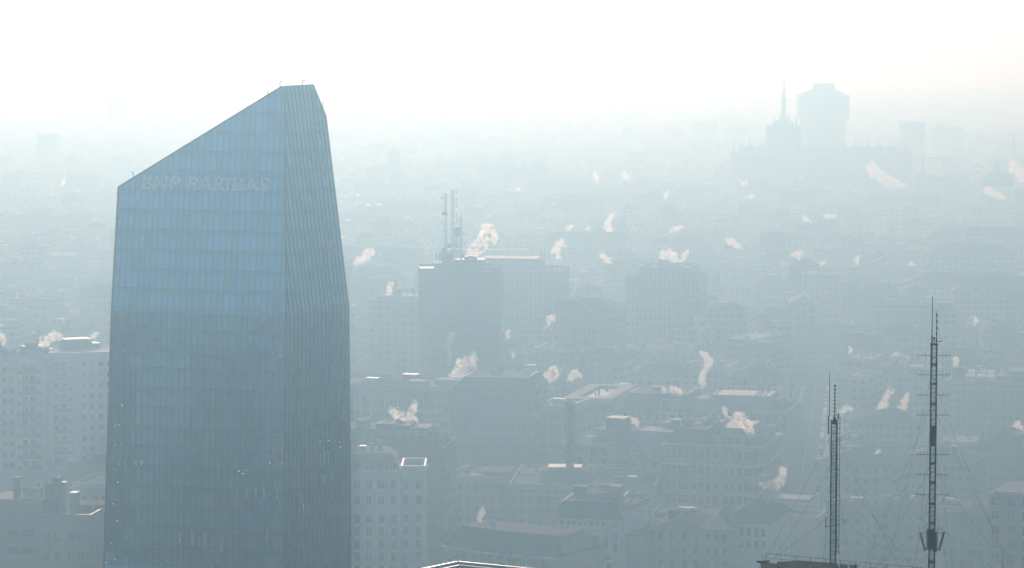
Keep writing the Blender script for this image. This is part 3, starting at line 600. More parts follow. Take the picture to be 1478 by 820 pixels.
    def chimney(s, x, y, z, h=2.2, wd=.9, m='brick'):
        MB().box(x - wd / 2, x + wd / 2, y - wd / 2, y + wd / 2, z - .6, z + h).build('chimney', M[m], s.root)
        MB().box(x - wd / 2 - .15, x + wd / 2 + .15, y - wd / 2 - .15, y + wd / 2 + .15, z + h + .003, z + h + .18).build('chimney_cap', M['grey'], s.root)
    def block(s, x0, x1, y0, y1, z0, z1, m='grey', top='shiny', name='plant_room'):
        MB().box(x0, x1, y0, y1, z0 - .02, z1).build(name, M[m], s.root)
        if top == 'shiny' and rnd.random() < .6: top = rnd.choice(['grey', 'pale', 'felt'])
        if top == 'membrane' and rnd.random() < .4: top = 'grey'
        if top: MB().box(x0 - .15, x1 + .15, y0 - .15, y1 + .15, z1 + .003, z1 + .14).build('roof', M[top], s.root)
    def pblock(s, xa, xb, ya, z0, ly=3, dp=5, m='grey', top='shiny', name='plant_room'):
        s.block(s.lx(xa), s.lx(xb), ly, ly + dp, z0, s.lz((xa + xb) / 2, ya, ly), m, top, name)
    def aerial(s, x, y, z, h=5, bars=4):
        b = MB(); b.tube((x, y, z), (x, y, z + h), .06, .04)
        for k in range(bars): zz = z + h * (1 - .07 * k) - .1; b.tube((x - .7 + .08 * k, y, zz), (x + .7 - .08 * k, y, zz), .03, n=4)
        b.build('aerial', M['steel'], s.root)
    def clutter(s, n, x0, x1, y0, y1, z, seed=1):
        r = random.Random(seed)
        for k in range(n):
            x = r.uniform(x0, x1); y = r.uniform(y0, y1); q = r.random()
            if q < .45: s.chimney(x, y, z, r.uniform(1.2, 2.6), r.uniform(.6, 1.2), r.choice(['brick', 'pale', 'grey']))
            elif q < .75: a = r.uniform(1, 2.4); s.block(x - a, x + a, y - 1.2, y + 1.2, z, z + r.uniform(1, 2.6), r.choice(['grey', 'pale', 'dark']))
            elif q < .88: s.aerial(x, y, z, r.uniform(2.5, 5))
            else:
                b = MB(); b.tube((x, y, z), (x, y, z + 1), .06); b.tube((x, y, z + 1), (x + .05, y - .25, z + 1.05), .05, .55, 12); b.build('satellite_dish', M['frame'], s.root)
FOOT = []
LAND = []            # landmarks used to describe the ordinary blocks: (photograph x, y, phrase)
ar = lambda a, b, n: [a + (b - a) * k / (n - 1) for k in range(n)] if n > 1 else [a]

# ================================================================== NEAR BUILDINGS
# --- low metal roof poking in at the bottom edge
def bottom_roof():
    D = 400.0; K = P(660, 809.5, D); z = K.z
    root = tag(empty('building', (K.x, K.y, 0)), 'white rimmed flat roof corner cut off by the bottom edge', 'building')
    Lp = Vector((P(574, 813.5, 396).x, 390.5, 0)); Rp = Vector((P(830, 820, 393).x, 391.5, 0))
    k2 = Vector((K.x, K.y, 0))
    pts = [k2, Lp, Vector((Lp.x - 3, 360, 0)), Vector((34, 345, 0)), Vector((42, 384, 0)), Rp]
    loc = [((p - k2).x, (p - k2).y) for p in pts]
    MB().prism(loc, -.3, z - 1.2).build('wall', M['grey'], root)
    MB().prism([(a * .985, b * .985 - .3) for a, b in loc], z - 1.2, z - .75).build('roof', M['slate'], root)
    for i in range(len(loc)):
        a = Vector((*loc[i], 0)); c = Vector((*loc[(i + 1) % len(loc)], 0)); d = (c - a).normalized(); n = Vector((-d.y, d.x, 0))
        if n.dot(Vector((0, -18, 0)) - a) < 0: n = -n
        for off, wd, zz in ((0, .35, 0), (1.1, .2, -.25)):
            q = [a + n * off, c + n * off, c + n * (off + wd), a + n * (off + wd)]
            MB().prism([(p.x, p.y) for p in q], z - 1.2, z + zz).build('parapet', M['sheet'], root)
    b = MB(); b.prism([(-11.3, -8.2), (-7.2, -4.5), (-6.2, -6), (-10.4, -9.6)], z - .75, z - .3); b.build('roof_hatch', M['membrane'], root)
    FOOT.append((-45, 345, 0, 90, 55))
bottom_roof()

# --- dark roof carrying the two masts, bottom right
MS = .47                                     # the mast roof stands about 200 m away
MZ = P(1108, 811, 430 * MS).z
def mast_roof():
    A = P(1106, 811, 430 * MS); Bp = P(1300, 831, 420 * MS); z = 0
    root = tag(empty('building', tuple(A)), 'dark flat roof with thin railing under the two radio masts', 'building'); root.scale = (MS,) * 3
    a = Vector((0, 0)); d = Vector((Bp.x - A.x, Bp.y - A.y)) / MS; e = a + d * 3.2
    pts = [(0, 0), (e.x, e.y), (e.x + 4, e.y - 40), (-2, -40)]
    MB().prism(pts, -(A.z + .3) / MS, z - .5).build('wall', M['grey'], root)
    MB().prism([(-.8, .25), (e.x, e.y + .25), (e.x + 4, e.y - 40), (-2.4, -40)], z - .497, z - .1).build('roof', M['steel'], root)
    b = MB(); b.prism([(-1.1, .15), (.5, .55), (.4, .85), (-1.3, .5)], z - .2, z + .12); b.build('roof_corner_flashing', M['dark'], root)
    x0, x1 = (P(1122, 800, 428 * MS).x - A.x) / MS, (P(1210, 800, 426 * MS).x - A.x) / MS
    b = MB(); b.poly([(x0, -1.5, z - .1), (x1, -2.6, z - .1), (x1, -2.6, z + .22), (x0 + 3, -2, z + .55), (x0, -1.5, z + .22)])
    b.poly([(x0, -1.5, z + .22), (x0 + 3, -2, z + .55), (x0 + 3, -12, z + .45), (x0, -12, z + .1)]); b.poly([(x0 + 3, -2, z + .55), (x1, -2.6, z + .22), (x1, -12, z + .15), (x0 + 3, -12, z + .45)])
    b.poly([(x0, -12, z - .1), (x0, -12, z + .1), (x0 + 3, -12, z + .45), (x1, -12, z + .15), (x1, -12, z - .1)]); b.poly([(x0, -1.5, z - .1), (x0, -1.5, z + .22), (x0, -12, z + .1), (x0, -12, z - .1)]); b.poly([(x1, -2.6, z - .1), (x1, -12, z - .1), (x1, -12, z + .15), (x1, -2.6, z + .22)])
    b.build('roof_cover', M['steel'], root)
    rl = tag(empty('railing', tuple(A)), 'thin steel railing along the edge of the dark mast roof', 'railing'); rl.scale = (MS,) * 3
    dn = d.normalized(); n = 17; st = 2.25
    for k in range(n):
        p = dn * (k * st); b = MB(); b.tube((p.x, p.y, z - .1), (p.x, p.y, z + 1.18), .035, n=5); b.build('post', M['steel'], rl)
    for hz in (1.18, .55):
        p = dn * ((n - 1) * st); b = MB(); b.tube((0, 0, z + hz), (p.x, p.y, z + hz), .03 if hz > 1 else .018, n=5); b.build('rail', M['steel'], rl)
    for x, w_ in ((1218, 9), (1232, 6)):
        p = P(x, 818, 424 * MS); b = MB(); q = (p.x - A.x) / MS; y = (p.y - A.y) / MS; b.box(q - .5, q + .5, y - .6, y + .6, z - .1, z + .75); b.build('roof_box', M['membrane'], root)
    FOOT.append((10, 150, 0, 110, 60))
mast_roof()

# --- lattice masts
def truss(b, x, y, hw, z0, z1, pitch, r=.045, rd=.022, square=True):
    cs = [(x - hw, y - hw), (x + hw, y - hw), (x + hw, y + hw), (x - hw, y + hw)] if square else [(x - hw, y - hw * .6), (x + hw, y - hw * .6), (x, y + hw)]
    for c in cs: b.tube((*c, z0), (*c, z1), r, n=5)
    n = max(1, round((z1 - z0) / pitch)); h = (z1 - z0) / n; m = len(cs)
    for k in range(n):
        for i in range(m):
            j = (i + 1) % m; a, c = (cs[i], cs[j]) if k % 2 else (cs[j], cs[i])
            b.tube((*a, z0 + k * h), (*c, z0 + (k + 1) * h), rd, n=4, cap=False); b.tube((*cs[i], z0 + k * h), (*cs[j], z0 + k * h), rd, n=4, cap=False)
def guys(root, O, x, D, ys, ends, r=.017):
    for y0 in ys:
        for (xe, ye, De) in ends(y0):
            a = (P(x, y0, D) - O) / MS; c = (P(xe, ye, De * MS) - O) / MS; b = MB(); pv = a; ln = (c - a).length
            for i in range(1, 9):
                t = i / 8; nx = a + (c - a) * t - Vector((0, 0, ln * .012 * 4 * t * (1 - t))); b.tube(pv, nx, r, n=4, cap=False); pv = nx
            b.build('guy_wire', M['steel'], root)
def yagi(root, a, length, sgn, vert=True, els=3):
    b = MB(); b.tube(a, a + Vector((sgn * length, 0, 0)), .035, n=5)
    for k in range(els):
        p = a + Vector((sgn * length * (.98 - k * .27), 0, 0)); hh = .52 if k == els - 1 else .38; b.tube(p - Vector((0, 0, hh)), p + Vector((0, 0, hh)), .018, n=4)
    b.build('yagi_antenna', M['steel'], root)
def right_mast():
    D = 428.0 * MS; B0 = P(1344.5, 830, D); root = tag(empty('radio_mast', (B0.x, B0.y, MZ - 1.2 * MS)), 'tall slim lattice mast with crossbar antennas and two tilted panels near its foot', 'radio mast'); root.scale = (MS,) * 3
    O = Vector((B0.x, B0.y, MZ - 1.2 * MS)); L = lambda x, y: (P(x, y, D) - O) / MS
    zt = L(1344.5, 497).z; b = MB(); truss(b, 0, 0, .37, 0, zt, .62, .07, .032); b.build('lattice', M['steel'], root)
    for y in (497, 526, 554, 583, 669, 697, 727, 755, 811):
        z = L(1344.5, y).z; MB().box(-.46, .46, -.46, .46, z - .11, z + .11).build('flange', M['steel'], root)
    MB().box(-.43, .43, -.43, .43, L(1344, 643).z, L(1344, 615).z).build('cable_cabinet', M['steel'], root)
    wx = (1342 - 1345.3) * 428 / F; b = MB(); b.tube((wx, -.1, L(1342, 530).z), (wx, -.1, L(1342, 484).z), .1); b.tube((wx, -.1, L(1342, 484).z), (wx, -.1, L(1342, 428).z), .065, .05); b.build('whip_antenna', M['steel'], root)
    px = (1348.8 - 1345.3) * 428 / F; b = MB(); b.tube((px, 0, zt), (px, 0, L(1348, 449).z), .075, .05)
    for k in range(5): z = L(1348, 455 + k * 9).z; b.tube((px, 0, z - .15), (px, 0, z + .15), .12, n=6)
    b.build('stub_mast', M['steel'], root)
    b = MB(); z = L(1348, 493).z; b.tube((-.25, 0, z), (1.05, 0, z), .05); b.tube((1.05, 0, z), (1.05, 0, z + .35), .03); b.tube((1.05, 0, z + .3), (px, 0, L(1348, 470).z), .015, n=4); b.build('side_arm', M['steel'], root)
    b = MB(); z = L(1345, 489).z; b.tube((0, 0, zt), (0, 0, z), .05); b.tube((0, 0, z - .15), (0, 0, z + .22), .13, .17, 8); b.build('beacon_lamp', M['steel'], root)
    for y in (513, 541, 570, 599, 656, 685, 714):
        z = L(1344, y).z
        for sg in (-1, 1): yagi(root, Vector((sg * .4, -.1, z)), 1.85, sg)
    zb, ztp = L(1344, 796).z, L(1344, 764).z
    MB().box(-.62, .18, -.55, .5, zb + .35, ztp).build('equipment_box', M['steel'], root)
    MB().box(.2, .62, -.6, .5, zb, ztp - .45).build('equipment_box', M['steel'], root)
    for sg in (-1, 1):
        b = MB(); b.tube((sg * .78, -.1, zb + .2), (sg * .78, -.1, ztp + .15), .04); b.build('panel_rod', M['steel'], root)
        b = MB(); t = Vector((sg * 1.68, -.1, ztp - .35)); u = Vector((sg * .98, -.1, zb + .15)); b.tube(u, t, .16, n=8); b.build('panel_antenna', M['frame'] if sg < 0 else M['metal'], root)
        b = MB(); b.tube((sg * .4, -.1, ztp - .45), tuple(t + Vector((0, 0, -.2))), .035); b.tube((sg * .4, -.1, zb + .25), tuple(u + Vector((0, 0, .1))), .035); b.build('bracket', M['steel'], root)
    def ends(y): return {541: ((1462, 836, 421), (1276, 836, 414)), 583: ((1478, 850, 416), (1238, 838, 421)), 597: ((1380, 850, 440), (1318, 850, 445)), 669: ((1462, 834, 421), (1252, 842, 415)), 697: ((1372, 840, 445), (1312, 840, 441)), 752: ((1452, 834, 421), (1240, 836, 421))}[y]
    guys(root, O, 1344.5, D, (541, 583, 597, 669, 697, 752), ends)
right_mast()
def left_mast():
    D = 428.0 * MS; B0 = P(1202.5, 815, D); z0 = MZ - .1 * MS; O = Vector((B0.x, B0.y, z0))
    root = tag(empty('radio_mast', tuple(O)), 'shorter lattice mast with ladder rack and ringed spike standing left of the tall mast', 'radio mast'); root.scale = (MS,) * 3
    L = lambda x, y: (P(x, y, D) - O) / MS; k = 428 / F; X = lambda x: (x - 1202.5) * k
    zt = L(1202, 606).z; b = MB(); truss(b, X(1202), 0, .36, 0, zt, .5, .06, .03); b.build('lattice', M['steel'], root)
    b = MB()
    for x in (1207.2, 1210.8): b.tube((X(x), .1, L(1209, 800).z), (X(x), .1, L(1209, 604).z), .04, n=5)
    n = 27
    for i in range(n): z = L(1209, 604 + i * 7.4).z; b.tube((X(1206), .1, z), (X(1211.2), .1, z), .028, n=4)
    b.build('ladder_rack', M['steel'], root)
    b = MB(); b.tube((X(1203), 0, zt), (X(1203), 0, L(1203, 555).z), .07); 
    for i in range(9):
        z = L(1203, 557 + i * 5.3).z
        for j in range(8):
            a0, a1 = j * math.pi / 4, (j + 1) * math.pi / 4; b.tube((X(1203) + .24 * math.cos(a0), .24 * math.sin(a0), z), (X(1203) + .24 * math.cos(a1), .24 * math.sin(a1), z), .03, n=4)
        b.tube((X(1203) - .24, 0, z), (X(1203) + .24, 0, z), .025, n=4)
    b.build('ring_antenna', M['steel'], root)
    b = MB(); b.tube((X(1195), -.1, L(1195, 600).z), (X(1195), -.1, L(1195, 538).z), .055, .035); b.build('whip_antenna', M['steel'], root)
    b = MB(); b.tube((X(1194), -.1, L(1194, 627).z), (X(1194), -.1, L(1194, 600).z), .09); b.tube((X(1194), -.1, L(1194, 624).z), (X(1202), 0, L(1194, 624).z), .03); b.tube((X(1194), -.1, L(1194, 607).z), (X(1202), 0, L(1194, 607).z), .03); b.build('antenna_mount', M['steel'], root)
    b = MB(); b.tube((X(1202.5), 0, zt - .5), (X(1202.5), 0, zt + .5), .36, .12, 10); b.build('head_drum', M['steel'], root)
    b = MB(); b.tube((X(1198), 0, L(0, 612).z), (X(1206), 0, L(0, 612).z), .07); b.build('head_bar', M['steel'], root)
    b = MB(); b.tube((X(1208.5), .1, L(0, 604).z), (X(1208.5), .1, L(0, 597).z), .12, .08, 8); b.build('beacon_lamp', M['steel'], root)
    b = MB(); b.tube((X(1191), -.2, L(0, 760).z), (X(1211), -.2, L(0, 756).z), .05); b.tube((X(1191), -.2, L(0, 762).z), (X(1191), -.2, L(0, 745).z), .045); b.build('side_arm', M['steel'], root)
    b = MB(); b.tube((X(1196.5), -.15, L(0, 655).z), (X(1194.5), -.15, L(0, 630).z), .025); b.tube((X(1196.5), -.15, L(0, 655).z), (X(1199), -.1, L(0, 658).z), .04); b.build('feeder_cable', M['steel'], root)
    b = MB(); b.tube((X(1209), .1, L(0, 785).z), (X(1212), .1, L(0, 800).z), .03); b.tube((X(1207), .1, L(0, 790).z), (X(1209), .1, L(0, 775).z), .03); b.build('feeder_cable', M['steel'], root)
    def ends(y): return {622: ((1105, 806, 429), (1304, 830, 420)), 668: ((1116, 808, 429), (1330, 834, 419)), 742: ((1108, 812, 430), (1345, 836, 418)), 640: ((1188, 812, 440), (1226, 815, 445))}[y]
    guys(root, O, 1203, D, (622, 668, 742, 640), ends)
left_mast()
p = P(1447, 845, 424 * MS); r = tag(empty('aerial_pole', (p.x, p.y, MZ - 1)), 'single thin bare pole right of the tall mast at the bottom edge', 'pole')
b = MB(); b.tube((0, 0, 0), (0, 0, P(1447, 794, 424 * MS).z - MZ + 1), .025, .015); b.build('pole', M['steel'], r)

# --- left edge
B = Bld('apartment_block', 'low grey block at the lower left corner with chimneys on its stepped roof', -25, 131, 745, 780, 776, 22)
B.wall('pale'); B.flat(m='felt'); LAND.append((60, 760, 'the grey corner block'))
B.grid_px([62, 78, 98, 112], [775, 800], 1.7, 2.1); B.grid_px([15, 35], [770, 795], 3.2, 1.6)
B.block(B.lx(-25), B.lx(52), 3, 17, B.h, B.lz(20, 722, 3), 'pale', 'shiny', 'penthouse')
B.pblock(20, 46, 706, B.h + 3, 5, 3, 'white'); B.pblock(5, 13, 690, B.h + 3, 6, 2, 'grey')
B.pblock(49, 57, 699, B.h, 7, 2.2, 'dark'); B.pblock(62, 73, 690, B.h, 6, 2.4, 'dark'); B.pblock(74, 80, 697, B.h, 6, 2, 'grey'); B.pblock(82, 92, 712, B.h, 9, 3, 'grey'); B.pblock(56, 72, 722, B.h, 3, 3, 'dark')
B.chimney(B.lx(30), 12, B.h + 4, 3); B.chimney(B.lx(112), 12, B.h, 1.2)
B.block(B.lx(85), B.lx(126), 12, 20, B.h, B.h + 1.4, 'dark', 'felt')
B = Bld('apartment_block', 'pale block with a bright roof rim squeezed between the corner block and glass tower', 104, 200, 702, 870, 866, 22)
B.wall('white'); B.flat(m='felt', pm='white'); B.grid_px([118, 134, 148], [722, 745, 768], 1.4, 2.0); B.pblock(140, 160, 688, B.h, 6, 5, 'dark')

def white_flats():
    B = Bld('apartment_block', 'large white apartment block with balcony columns and steaming roof at left edge', -30, 66, 521, 1000, 1010, 18); LAND.append((80, 600, 'the white balcony block'))
    B.wall('white'); B.flat(pm='white')
    z0 = [B.h - 3.2 - 3.5 * k for k in range(10)]
    B.windows([B.lx(4), B.lx(14)], z0, 1.5, 1.5)
    def balc(xa, xb):
        for z in z0:
            b = MB(); b.box(B.lx(xa), B.lx(xb), -1.3, -.003, z - 1.6, z - 1.42); b.ring(B.lx(xa), B.lx(xb), -1.3, -.01, z - 1.417, z - .5, .08); b.build('balcony', M['grey'], B.root)
        B.windows([B.lx((2 * xa + xb) / 3), B.lx((xa + 2 * xb) / 3)], z0, 1.5, 2.0)
    balc(23, 56)
    # second wing, turned towards the tower
    A2 = P(66, 521, 1010); ln = 24; rz = R(14) - B.rz
    wg = empty('wing', (B.lx(66), .02, 0), rz); wg.parent = B.root
    MB().box(0, ln, 0, 18, -.3, B.h + 1.2).build('wall', M['white'], wg); MB().ring(-.2, ln + .2, -.2, 18.2, B.h + 1.203, B.h + 1.5, .5).build('coping', M['shiny'], wg)
    z1 = [B.h - 2.4 - 3.5 * k for k in range(10)]
    src = window_mesh(1.3, 1.5).build('window', [M['glass'], M['frame']], wg); src.location = (12, -.003, z1[0])
    for z in z1:
        for x in (2.9, 5.4, 12, 14.5, 17.5, 20.5, 23):
            if (x, z) != (12, z1[0]): add_copy(src, wg, (x, -.003, z))
        b = MB(); b.box(2, 8.2, -1.2, -.003, z - 1.5, z - 1.35); b.ring(2, 8.2, -1.2, -.01, z - 1.347, z - .5, .08); b.build('balcony', M['grey'], wg)
    B.hip(B.h + .3, 4.8, B.lx(-30), B.lx(30), 4, 16, 'slate'); B.pblock(-4, 14, 507, B.h, 6, 5, 'dark')
    B.pblock(44, 78, 501, B.h, 6, 6, 'grey'); B.pblock(50, 64, 496, B.h + 3, 7, 4, 'dark'); B.pblock(80, 105, 511, B.h, 6, 4, 'grey'); B.pblock(108, 146, 490, B.h, 10, 6, 'grey'); B.pblock(146, 158, 496, B.h, 10, 5, 'grey'); B.aerial(B.lx(114), 11, B.h + 7, 4); B.aerial(B.lx(30), 11, B.h + 3, 4)
    B.clutter(8, B.lx(0), B.lx(140), 8, 14, B.h, 3)
white_flats()

# --- right of the glass tower
B = Bld('apartment_block', 'white block with barrel roof and even window rows beside the glass tower', 470, 578, 681, 850, 850, 18); LAND.append((545, 730, 'the white barrel-roofed block'))
B.wall('white'); z = B.h; B.w2 = B.lx(613)
B.wall('white', B.lx(578), B.lx(613), 1.2, 17, -.3, B.h - .1, 'wing_wall'); B.flat(B.h - .1, B.lx(578), B.lx(613), 1.2, 17, 'membrane', 'white', 1.5)
b = MB(); n = 10; y0, y1 = -.3, 14; zt = B.lz(520, 654)
pr = [(y0 - .3 + 1.0 * (1 - math.cos(k / n * math.pi / 2)) * 4.2, z + 3.2 + (zt - z - 3.2) * math.sin(k / n * math.pi / 2)) for k in range(n + 1)]
for k in range(n): b.poly([(0, pr[k][0], pr[k][1]), (B.lx(572), pr[k][0], pr[k][1]), (B.lx(572) - .3 * (k + 1), pr[k + 1][0], pr[k + 1][1]), (0, pr[k + 1][0], pr[k + 1][1])])
b.poly([(0, pr[-1][0], zt), (B.lx(572) - 3, pr[-1][0], zt), (B.lx(572) - 3, 15, zt), (0, 15, zt)], 1)
b.poly([(B.lx(572), pr[0][0], pr[0][1])] + [(B.lx(572) - .3 * k, pr[k][0], pr[k][1]) for k in range(1, n + 1)] + [(B.lx(572) - 3, 15, zt), (B.lx(572), 15, z + 3.2)])
b.build('roof', [M['membrane'], M['felt']], B.root, False)
MB().box(0, B.lx(572), 0, 15, z + .003, z + 3.2).build('attic_wall', M['white'], B.root); MB().box(-.2, B.lx(579), -.5, -.003, z - .45, z + .05).build('cornice', M['white'], B.root)
B.windows([B.lx(x) for x in (514, 531, 534.5, 546, 561, 570)], [z + 1.6], 1.2, 1.6)
B.windows([B.lx(x) for x in (512.5, 515.8, 529.5, 532.8, 547, 550.5)], [B.lz(540, 700)], 1.0, 2.1)
B.windows([B.lx(x) for x in (567, 584, 603)], [B.lz(540, 700)], 1.2, 2.1)
B.windows([B.lx(x) for x in (514, 531, 549, 567)], [B.lz(540, q) for q in (722, 749, 767, 786, 804, 822)], 1.2, 2.1)
B.windows([B.lx(x) for x in (584, 603)], [B.lz(540, q) for q in (722, 749, 767, 786, 804, 822)], 1.2, 2.1, 1.197)
B.block(B.lx(517), B.lx(525), 6, 8, zt, zt + 1, 'grey'); B.clutter(5, B.lx(500), B.lx(560), 7, 13, zt, 5)

B = Bld('office_block', 'brown stepped block with bright roof terraces behind the white barrel-roofed block', 470, 640, 648, 905, 900, 24); LAND.append((590, 640, 'the stepped brown block'))
B.wall('f_brick'); B.flat(pm='brick')
B.block(0, B.lx(629), 2, 22, B.h + .3, B.lz(560, 634, 2), 'f_brick', 'felt', 'upper_storey')
zz = B.lz(560, 634, 2); B.block(0, B.lx(618), 5, 21, zz, B.lz(560, 621, 5), 'f_grey', 'felt', 'upper_storey'); zz = B.lz(560, 621, 5)
B.block(B.lx(536), B.lx(560), 6, 15, zz, zz + 1.6, 'dark', 'grey'); B.block(B.lx(560), B.lx(586), 7, 17, zz, zz + 1.1, 'dark', 'membrane'); B.block(B.lx(505), B.lx(520), 8, 14, zz, zz + 2.2, 'grey'); B.block(B.lx(586), B.lx(612), 6, 16, zz, zz + .5, 'dark', 'shiny')
B.clutter(7, B.lx(505), B.lx(600), 8, 16, zz, 11)
for x, yy in ((510, 665), (520, 660)): pass

B = Bld('office_block', 'long dark office block with pale pilasters and planted roof edge', 470, 660, 556, 1075, 1060, 26); LAND.append((640, 590, 'the dark pilastered block'))
B.wall('f_dark'); B.flat(m='felt', pm='grey')
for x in (512, 521, 536, 556, 575, 594, 612, 630, 648): MB().box(B.lx(x) - .45, B.lx(x) + .45, -.5, -.003, B.h - 18, B.h - 3).build('pilaster', M['grey'], B.root)
for q in (592, 604, 618): MB().box(B.lx(500), B.lx(652), -.25, -.003, B.lz(580, q) - .3, B.lz(580, q) + .3).build('string_course', M['grey'], B.root)
B.hip(B.h + .4, 2.4, B.lx(505), B.lx(575), 4, 22, 'slate'); B.pblock(582, 606, 551, B.h, 4, 6, 'dark', 'membrane'); B.pblock(617, 650, 549, B.h, 8, 8, 'grey'); B.pblock(560, 580, 541, B.h, 14, 4, 'dark')
B.clutter(8, B.lx(515), B.lx(650), 6, 20, B.h, 21)
B2 = Bld('office_block', 'tall dark right half of the pilastered block with shrubs lining its roof', 655, 772, 560, 1055, 1050, 26)
B2.wall('f_dark'); B2.flat(m='felt', pm='dark'); B2.mansard(B2.h + .4, 3.2, 3, 'slate'); B2.pblock(690, 724, 549, B2.h + 3, 9, 5, 'dark'); B2.clutter(6, B2.lx(670), B2.lx(760), 8, 18, B2.h + 3.2, 9)
def shrub(loc, r, label, seed, group='shrubs on roof terraces'):
    q = random.Random(seed); root = tag(empty('shrub', loc), label, 'shrub', group); b = MB()
    for k in range(260):
        d = Vector((q.gauss(0, 1), q.gauss(0, 1), abs(q.gauss(0, .8)))); d = d.normalized() * r * q.uniform(.5, 1.05); d.z += r * .5
        s = r * q.uniform(.1, .22); n = Vector((q.gauss(0, 1), q.gauss(0, 1), q.gauss(0, 1))).normalized(); u = n.orthogonal().normalized() * s; v = n.cross(u) * .6
        b.poly([d - u, d + v, d + u, d - v])
    b.build('foliage', M['leaf'], root); b = MB(); b.tube((0, 0, -.1), (0, 0, r * .8), r * .09, r * .05); b.build('stem', M['bark'], root)
for k in range(13):
    x = 664 + k * 8.2 + rnd.uniform(-2, 2); loc = Vector((B2.A.x + B2.lx(x) * B2.c - 1.6 * B2.s, B2.A.y + 1.6 * B2.c + B2.lx(x) * B2.s, B2.h + .25))
    shrub(loc, rnd.uniform(.9, 1.7), 'small leafy shrub in the row lining the dark pilastered block roof', k)

# --- the dark slab and its neighbours
B = Bld('tower_block', 'dark rectangular high-rise slab with antenna masts crowding its roof', 605, 724, 391, 1250, 1252, 22); LAND.append((665, 450, 'the dark antenna slab'))
B.wall('f_dark'); B.flat(m='shiny', pm='dark', cornice=False)
z = B.h
B.pblock(628, 708, 381, z, 4, 14, 'dark', 'shiny'); B.pblock(640, 702, 375, z + 2.6, 6, 10, 'dark', None); B.pblock(640, 656, 368, z + 4, 7, 4, 'dark', None); B.pblock(672, 690, 371, z + 4, 7, 6, 'dark'); B.pblock(700, 722, 385.5, z, 3, 10, 'grey', 'shiny')
B.clutter(10, B.lx(630), B.lx(700), 7, 13, z + 4.2, 31)
for q in range(12): MB().box(B.lx(605.5), B.lx(723), -.12, -.003, z - 3.3 * q - 1.2, z - 3.3 * q - .9).build('string_course', M['dark'], B.root)
def roof_mast(x, yb, yt, hw, label, ants, D=1248, rack=False):
    p = P(x, yb, D); root = tag(empty('antenna_mast', tuple(p)), label, 'antenna mast', 'antenna masts on the dark slab'); h = P(x, yt, D).z - p.z
    b = MB(); truss(b, 0, 0, hw, 0, h, 1.1, .12, .06); b.build('lattice', M['metal'], root)
    for fr, sg, kind in ants:
        b = MB(); z = h * fr
        b.tube((0, -.2, z), (sg * (hw + 1.1), -.2, z), .07); b.tube((sg * (hw + 1.1), -.2, z - .8), (sg * (hw + 1.1), -.2, z + .8), .11); b.build('dipole_antenna', M['steel'], root)
    return root, h
r1, h1 = roof_mast(643.5, 372, 279, .42, 'left lattice mast with antennas down its left side on the dark slab', [(f, -1, 0) for f in (.93, .8, .68, .55, .42, .3, .18)])
b = MB(); b.box(-1.3, .6, -.7, .2, h1 * .66, h1 * .71); b.build('equipment_box', M['steel'], r1)
r2, h2 = roof_mast(653.5, 377, 274, .42, 'tallest lattice mast with antennas down its right side on the dark slab', [(f, 1, 0) for f in (.97, .87, .78, .66, .55, .44, .33, .22)])
b = MB(); b.box(.7, 2.9, -1, .4, h2 * .35, h2 * .48); b.build('panel_cage', M['metal'], r2)
r3, h3 = roof_mast(665.5, 374, 312, .35, 'short lattice mast with a needle tip on the dark slab', [(.9, -1, 0), (.5, -1, 0), (.35, 1, 0)])
b = MB(); b.tube((0, 0, h3), (0, 0, h3 + 3.2), .08, .03); b.build('needle', M['steel'], r3)
r4, h4 = roof_mast(659, 374, 345, .5, 'stubby equipment mast between the tall masts on the dark slab', [(.9, -1, 0), (.6, 1, 0)])
for k, (xx, yy, w_) in enumerate(((648, 352, 2.2), (641, 358, 2.4), (652, 360, 2.0), (669, 366, 1.6))):
    p = P(xx, yy, 1247); rt = (r1, r1, r2, r3)[k]; o = p - rt.location; b = MB(); b.tube((o.x, -.5, o.z - .9), (o.x, -.2, o.z - .9), w_ * .42, w_ * .42, 10); b.tube((0, 0, o.z - .9), (o.x, -.2, o.z - .9), .08); b.build('drum_antenna', M['metal'], rt)
for a, e in ((( 643.5, 300), (615, 386)), ((643.5, 330), (622, 384)), ((665, 330), (690, 375)), ((653.5, 290), (676, 372))):
    rt = r1 if a[0] < 650 else (r3 if a[0] > 660 else r2); b = MB(); b.tube(P(*a, 1248) - rt.location, P(*e, 1247) - rt.location, .045, n=4, cap=False); b.build('guy_wire', M['steel'], rt)

B = Bld('tower_block', 'broad hazy slab with stepped roof half hidden behind the dark antenna slab', 655, 807, 390, 1430, 1420, 26); LAND.append((765, 440, 'the stepped slab'))
B.wall('f_rib'); B.flat(pm='grey', cornice=False); B.pblock(690, 771, 373, B.h, 3, 16, 'f_grey', None, 'upper_storey'); B.pblock(771, 777, 378, B.h, 4, 12, 'grey', None); B.pblock(777, 790, 383, B.h, 3, 10, 'grey', 'shiny')
p = P(783, 383, 1426); r = tag(empty('rooftop_pylon', tuple(p)), 'square open lattice frame standing on the stepped slab roof', 'pylon'); b = MB(); truss(b, 0, 0, 1.0, 0, P(783, 360, 1426).z - p.z, 2.2, .16, .09); b.build('lattice', M['steel'], r)
B.aerial(B.lx(729), 6, B.h + 5, 9, 2); B.aerial(B.lx(764), 6, B.h + 5, 4, 2); B.aerial(B.lx(790), 5, B.h + 2, 6, 3); B.clutter(8, B.lx(700), B.lx(800), 6, 20, B.h, 41)
B = Bld('tower_block', 'pale two-step block standing left of the dark antenna slab', 532, 640, 434, 1340, 1330, 24); LAND.append((568, 480, 'the pale two-step block'))
